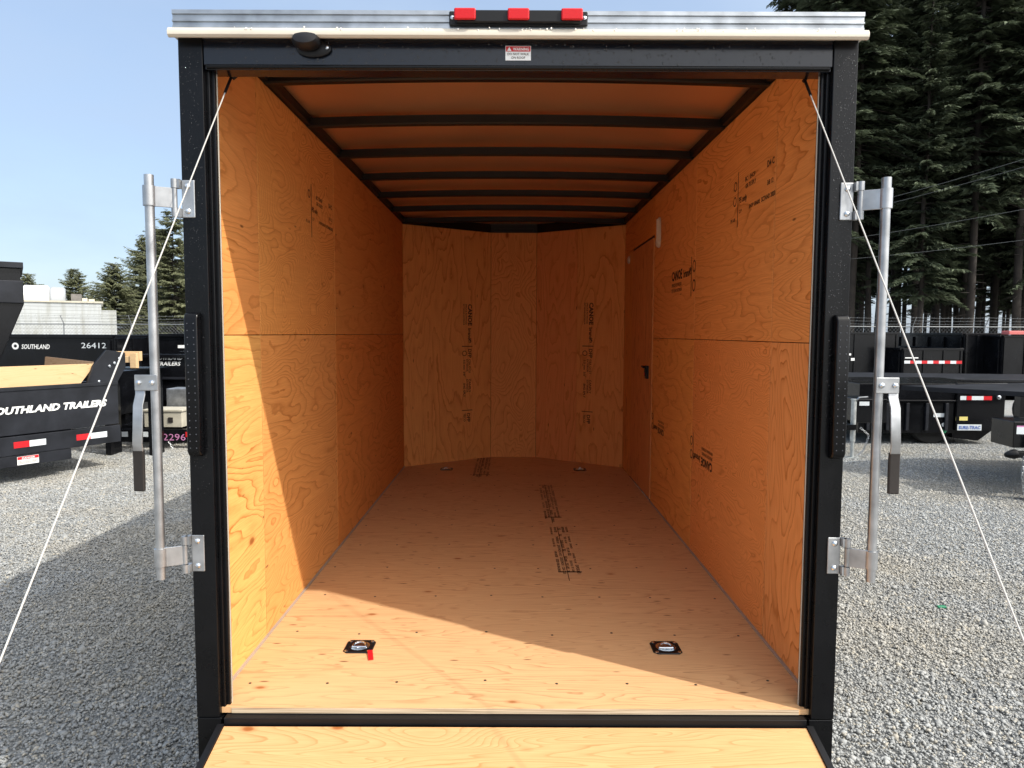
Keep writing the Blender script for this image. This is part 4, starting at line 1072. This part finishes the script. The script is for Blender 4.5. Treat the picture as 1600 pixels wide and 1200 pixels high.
m_ = MB(); put_text(m_, '2296', (-.05, -.062, zz + .03), u, v, .15, fit=.36, off=.003); m_.build('marker_number', M['pink'], K)
tape(K, (0, -.06, z1 - .10), u, v, [(.31, .52, 'r'), (-.36, -.28, 'w'), (-.95, -.75, 'r'), (-.75, -.6, 'w')], .08)
chain(K, [(.05, -.08, zz + .02), (.15, -.12, zz - .12), (.3, -.1, zz - .18), (.5, -.08, zz - .2), (.7, -.06, zz - .15)])
wheelpair(K, (-.9, 1.6), (1.4,), r=.3)
m_ = MB(); m_.tube([(-.2, -.0, 0), (-.2, 0, zz)], .03, 8); m_.build('tongue_jack', M['blk_bg'], K)
p = at(233, 733, 9); p = Vector((at(233, 733, 9.0).x, 9.15, 0))
m_ = MB(); m_.box(-.04, .04, -.03, .03, 0, .06); o = m_.build('white_block', M['white'], None, bevel=.008); o.location = (p.x, 9.25, .0); tag(o, 'small white block lying on the gravel behind the left handle grip', 'block')
m_ = MB(); m_.box(-.028, .028, -.012, .012, 0, .014); o = m_.build('green_scrap', M['green'], None, bevel=.003); gq = ray(1471, 951); gq = gq * (-CAMZ / gq.z)
o.location = (gq.x, gq.y, .006); tag(o, 'tiny green plastic scrap on the sunlit gravel right of the trailer', 'litter')

# --- right hand row behind
def rear(px0, px1, d): a = at(px0, 521, d); b = at(px1, 521, d); return (a.x + b.x) / 2, b.x - a.x
x, W_ = rear(1300, 1404, 21.5)
R1 = dump('dump_trailer', 'tall black dump trailer seen just right of the open trailer, with two small stickers', (x, 21.5, 0), 0, W=W_, Ln=4.5, zb=.7, zt=1.86, ribs=6)
m_ = MB(); put_rect(m_, (0, -.032, 0), u, v, -.55 + .0, -.42, 1.22, 1.28, off=.003); put_rect(m_, (0, -.032, 0), u, v, -.42, -.31, 1.06, 1.14, off=.003); m_.build('sticker', M['white'], R1)
x, W_ = rear(1412, 1506, 20.5)
R2 = dump('dump_trailer', 'lower black dump trailer with a striped red and white band on its tailgate', (x, 20.5, 0), 0, W=W_, Ln=4.5, zb=.6, zt=1.40, ribs=6)
n_ = 10; sg = W_ * .96 / n_
tape(R2, (-W_ * .48, -.032, 1.02), u, v, [(i * sg, (i + 1) * sg, 'w' if i % 2 == 0 else 'r') for i in range(n_)], .085)
m_ = MB(); put_rect(m_, (0, -.032, 0), u, v, -W_ * .47, -W_ * .25, 1.17, 1.20, off=.004); m_.build('sticker', M['white'], R2)
x, W_ = rear(1508, 1564, 20.8)
R3 = dump('dump_trailer', 'black box-sided dump trailer with one white sticker, right of the striped tailgate', (x, 20.8, 0), 0, W=W_, Ln=4.5, zb=.6, zt=1.84, ribs=6, tongue=False, wheels=False)
m_ = MB(); put_rect(m_, (0, -.032, 0), u, v, .20, .40, 1.25, 1.32, off=.003); m_.build('sticker', M['white'], R3)
x, W_ = rear(1568, 1668, 20.0)
R4 = dump('dump_trailer', 'black dump trailer with a faded red tarp rolled along its top edge', (x, 20.0, 0), 0, W=W_, Ln=4.5, zb=.6, zt=1.78, ribs=6)
m_ = MB(); m_.box(-W_ / 2 + .07, W_ / 2, -.12, .2, 1.862, 1.97); m_.build('rolled_tarp', M['redrail'], R4, bevel=.02)
# deckover flatbed spanning the row
p = at(1320, 590, 14.5)
FBT = thing('flatbed_trailer', 'long black flatbed deck running across behind the low dump trailer on the right', 'trailer', (p.x, 14.5, 0), R(-9))
m_ = MB(); m_.box(-.6, 6.5, 0, 2.2, p.z - .03, p.z); m_.build('deck', M['blk_side'], FBT, bevel=.005)
m_ = MB(); m_.box(-.6, 6.5, -.02, .04, p.z - .17, p.z - .031); m_.box(-.5, 6.4, .5, .6, p.z - .45, p.z - .18); m_.build('side_channel', M['blk_bg'], FBT, bevel=.005)
for xx in (2.6, 3.6):
    m1 = MB(); m1.lathe((xx, .2, .38), (0, -1, 0), [(.2, 0), (.36, 0), (.38, .04), (.38, .18), (.36, .2), (.2, .2)], 24); m1.build('wheel', M['tyre'], FBT, smooth=True)
m_ = MB(); m_.box(6.0, 6.3, .8, 1.3, 0, p.z - .18); m_.build('deck_leg', M['blk_bg'], FBT)
# low black dump trailer with blue badge
pL = at(1345, 600, 11.8); pR = at(1572, 600, 11.8); zb_ = at(1450, 681, 11.8).z; zt2 = at(1450, 600, 11.8).z; Wl = pR.x - pL.x
S_ = thing('dump_trailer', 'low black dump trailer with a white and blue name badge and short reflector', 'trailer', (pL.x, 11.8, 0))
m_ = MB(); xm = at(1496, 600, 11.8).x - pL.x
m_.box(0, xm - .01, .03, 1.9, max(zb_, .2), zt2); m_.box(.0, xm, -.005, .028, zt2 - .30, zt2 - .27)
m_.build('side_wall', M['blk_bg'], S_, bevel=.006)
m_ = MB(); m_.box(xm, Wl, 0, 1.9, zb_ + .1, zt2); m_.box(xm - .02, Wl + .02, -.02, -.001, zt2 - .05, zt2 + .02); m_.box(xm, xm + .05, -.02, -.001, zb_ + .1, zt2 - .06); m_.build('tailgate', M['blk_bg'], S_, bevel=.006)
za, zc = at(1500, 673, 11.8).z, at(1500, 690, 11.8).z
m_ = MB(); m_.prism([(xm, za), (xm + .02, zc + .05), (xm + .45, zc), (Wl - .12, za)], .1, 1.4, 'y'); m_.build('rear_skirt', M['blk_bg'], S_)
def sp(px, py): q_ = at(px, py, 11.8); return q_.x - pL.x, q_.z
a_, b_ = sp(1494, 672); c_, d_ = sp(1532, 663)
m_ = MB(); m_.box(a_, c_, -.030, -.021, b_, d_); BG = m_.build('name_badge', M['tape_white'], S_)
m_ = MB(); put_text(m_, 'SURE-TRAC', (a_ + .02, -.030, b_ + .022), u, v, .075, fit=(c_ - a_) - .04, bold=.03, off=.003); m_.build('badge_text', M['blue'], BG)
a_, b_ = sp(1497, 625); c_, d_ = sp(1550, 619); wd_ = (c_ - a_) / 4
tape(S_, (a_, -.001, b_), u, v, [(0, wd_ * .95, 'w'), (wd_, wd_ * 1.6, 'r'), (wd_ * 1.6, wd_ * 3.0, 'w'), (wd_ * 3.0, wd_ * 4, 'r')], d_ - b_)
a_, b_ = sp(1560, 621); m_ = MB(); m_.lathe((a_, -.001, b_), (0, -1, 0), [(.04, 0), (.035, .02), (.01, .03)], 12); m_.build('round_light', M['chrome'], S_, smooth=True)
a_, b_ = sp(1493, 657); c_, d_ = sp(1512, 651); m_ = MB(); put_rect(m_, (0, -.001, 0), u, v, a_, c_, b_, d_, off=.003); m_.build('yellow_sticker', M['yellow'], S_)
a_, b_ = sp(1460, 652); c_, d_ = sp(1479, 646); m_ = MB(); put_rect(m_, (0, .028, 0), u, v, a_, c_, b_, d_, off=.003); m_.build('grey_sticker', M['tape_white'], S_)
a_, b_ = sp(1477, 674); m_ = MB(); m_.lathe((a_, .029, b_), (0, -1, 0), [(.035, 0), (.035, .004)], 14); m_.build('green_sticker', M['green'], S_)
a_, b_ = sp(1476, 664); m_ = MB(); m_.lathe((a_, .029, b_), (0, -1, 0), [(.035, 0), (.035, .004)], 14); m_.build('round_sticker', M['tape_white'], S_)
a_, b_ = sp(1463, 680)
m1 = MB(); m1.lathe((a_, .35, .36), (0, -1, 0), [(.2, 0), (.34, 0), (.36, .04), (.36, .18), (.34, .2), (.2, .2)], 28); m1.build('wheel', M['tyre'], S_, smooth=True)
for k in range(5):
    m_ = MB(); m_.box(.12 + k * (xm - .3) / 4, .17 + k * (xm - .3) / 4, -.012, .029, max(zb_, .2) + .05, zt2 - .32); m_.build('side_rib', M['blk_side'], S_, bevel=.004)
m1 = MB(); m1.lathe((a_ + .8, .35, .36), (0, -1, 0), [(.2, 0), (.34, 0), (.36, .04), (.36, .18), (.34, .2), (.2, .2)], 28)
# its tongue, jack and chain on the left
p = at(1331, 715, 10.55)
tx = p.x - pL.x; ty = 10.55 - 11.8
m_ = MB(); zt3 = at(1331, 668, 10.55).z
m_.tube([(tx + .75, .4, zt3), (tx - .1, ty, zt3)], .055, 4); m_.tube([(tx + .75, 1.2, zt3), (tx - .1, ty, zt3)], .055, 4); m_.box(tx - .2, tx + .02, ty - .06, ty + .06, zt3 - .03, zt3 + .05)
m_.build('tongue', M['blk_bg'], S_)
m_ = MB(); m_.box(tx + .10, tx + .55, ty + .1, ty + .7, zt3 + .06, zt3 + .42); TB = m_.build('tongue_box', M['blk_bg'], S_, bevel=.01)
m_ = MB(); put_rect(m_, (0, ty + .1, 0), u, v, tx + .13, tx + .28, zt3 + .32, zt3 + .38, off=.003); m_.build('sticker', M['tape_white'], TB)
jack(S_, tx, ty, at(1331, 625, 10.55).z, simple('worn_zinc', (.45, .47, .46), .45, metal=.6, var=.3, vscale=12))
chain(S_, [(tx + .1, ty - .02, zt3), (tx + .22, ty - .05, .35), (tx + .14, ty - .06, .12), (tx + .03, ty - .06, .03)])

# --- trailer tongue at the right picture edge
pj = at(1597, 782, 7.85)
J = thing('utility_trailer', 'black trailer tongue with coupler, jack and hanging chains at the right picture edge', 'trailer', (pj.x, 7.85, 0), R(-6))
zc1 = at(1590, 712, 7.85).z
m_ = MB(); m_.tube([(.0, .0, zc1), (1.6, -.45, zc1 + .05)], .055, 4); m_.tube([(.0, .0, zc1), (1.6, .6, zc1 + .05)], .055, 4); m_.build('tongue', M['blk_bg'], J)
m_ = MB(); m_.lathe((-.08, 0, zc1 + .02), (-1, 0, -.12), [(.05, 0), (.055, .04), (.035, .10), (.02, .13)], 12); m_.box(-.12, .1, -.045, .045, zc1 - .02, zc1 + .05); m_.build('coupler', M['black'], J, bevel=.006)
jack(J, .06, -.02, zc1 + .2, M['galv_z'])
chain(J, [(-.03, -.05, zc1), (-.06, -.08, .3), (-.03, -.08, .08), (.02, -.08, .02)]); chain(J, [(.14, -.05, zc1), (.17, -.09, .35), (.13, -.09, .1), (.1, -.08, .02)])
zd0, zd1 = at(1590, 700, 7.9).z, at(1590, 659, 7.9).z
m_ = MB(); m_.box(-.10, .55, .05, .5, zd0, zd1); BX = m_.build('battery_box', M['blk_bg'], J, bevel=.01)
m_ = MB(); put_rect(m_, (0, .05, 0), u, v, -.07, .12, zd1 - .14, zd1 - .06, off=.003); m_.build('sticker', M['tape_white'], BX)
m_ = MB(); put_rect(m_, (0, .05, 0), u, v, -.07, .12, zd1 - .06, zd1 - .045, off=.003); m_.build('sticker_band', M['pink'], BX)
zdk = at(1590, 606, 9).z
m_ = MB(); m_.prism([(-.75, 1.4), (1.2, -.2), (5.5, -.6), (5.5, 2.0), (1.2, 2.2)], zdk - .06, zdk, 'z'); m_.build('deck', M['blk_side'], J, bevel=.004)
m_ = MB(); m_.box(.24, .36, .55, .67, zd1, zdk - .061); m_.box(1.2, 5.4, -.1, 1.7, .45, zdk - .061); m_.build('body', M['blk_bg'], J)
m_ = MB(); m_.box(1.3, 5.4, -.15, -.11, zdk + .001, zdk + .45); m_.box(1.3, 5.4, 1.7, 1.74, zdk + .001, zdk + .45); m_.build('side_wall', M['blk_bg'], J)
for xx in (2.8, 3.7):
    m1 = MB(); m1.lathe((xx, -.12, .36), (0, -1, 0), [(.2, 0), (.34, 0), (.36, .04), (.36, .18), (.34, .2), (.2, .2)], 24); m1.build('wheel', M['tyre'], J, smooth=True)
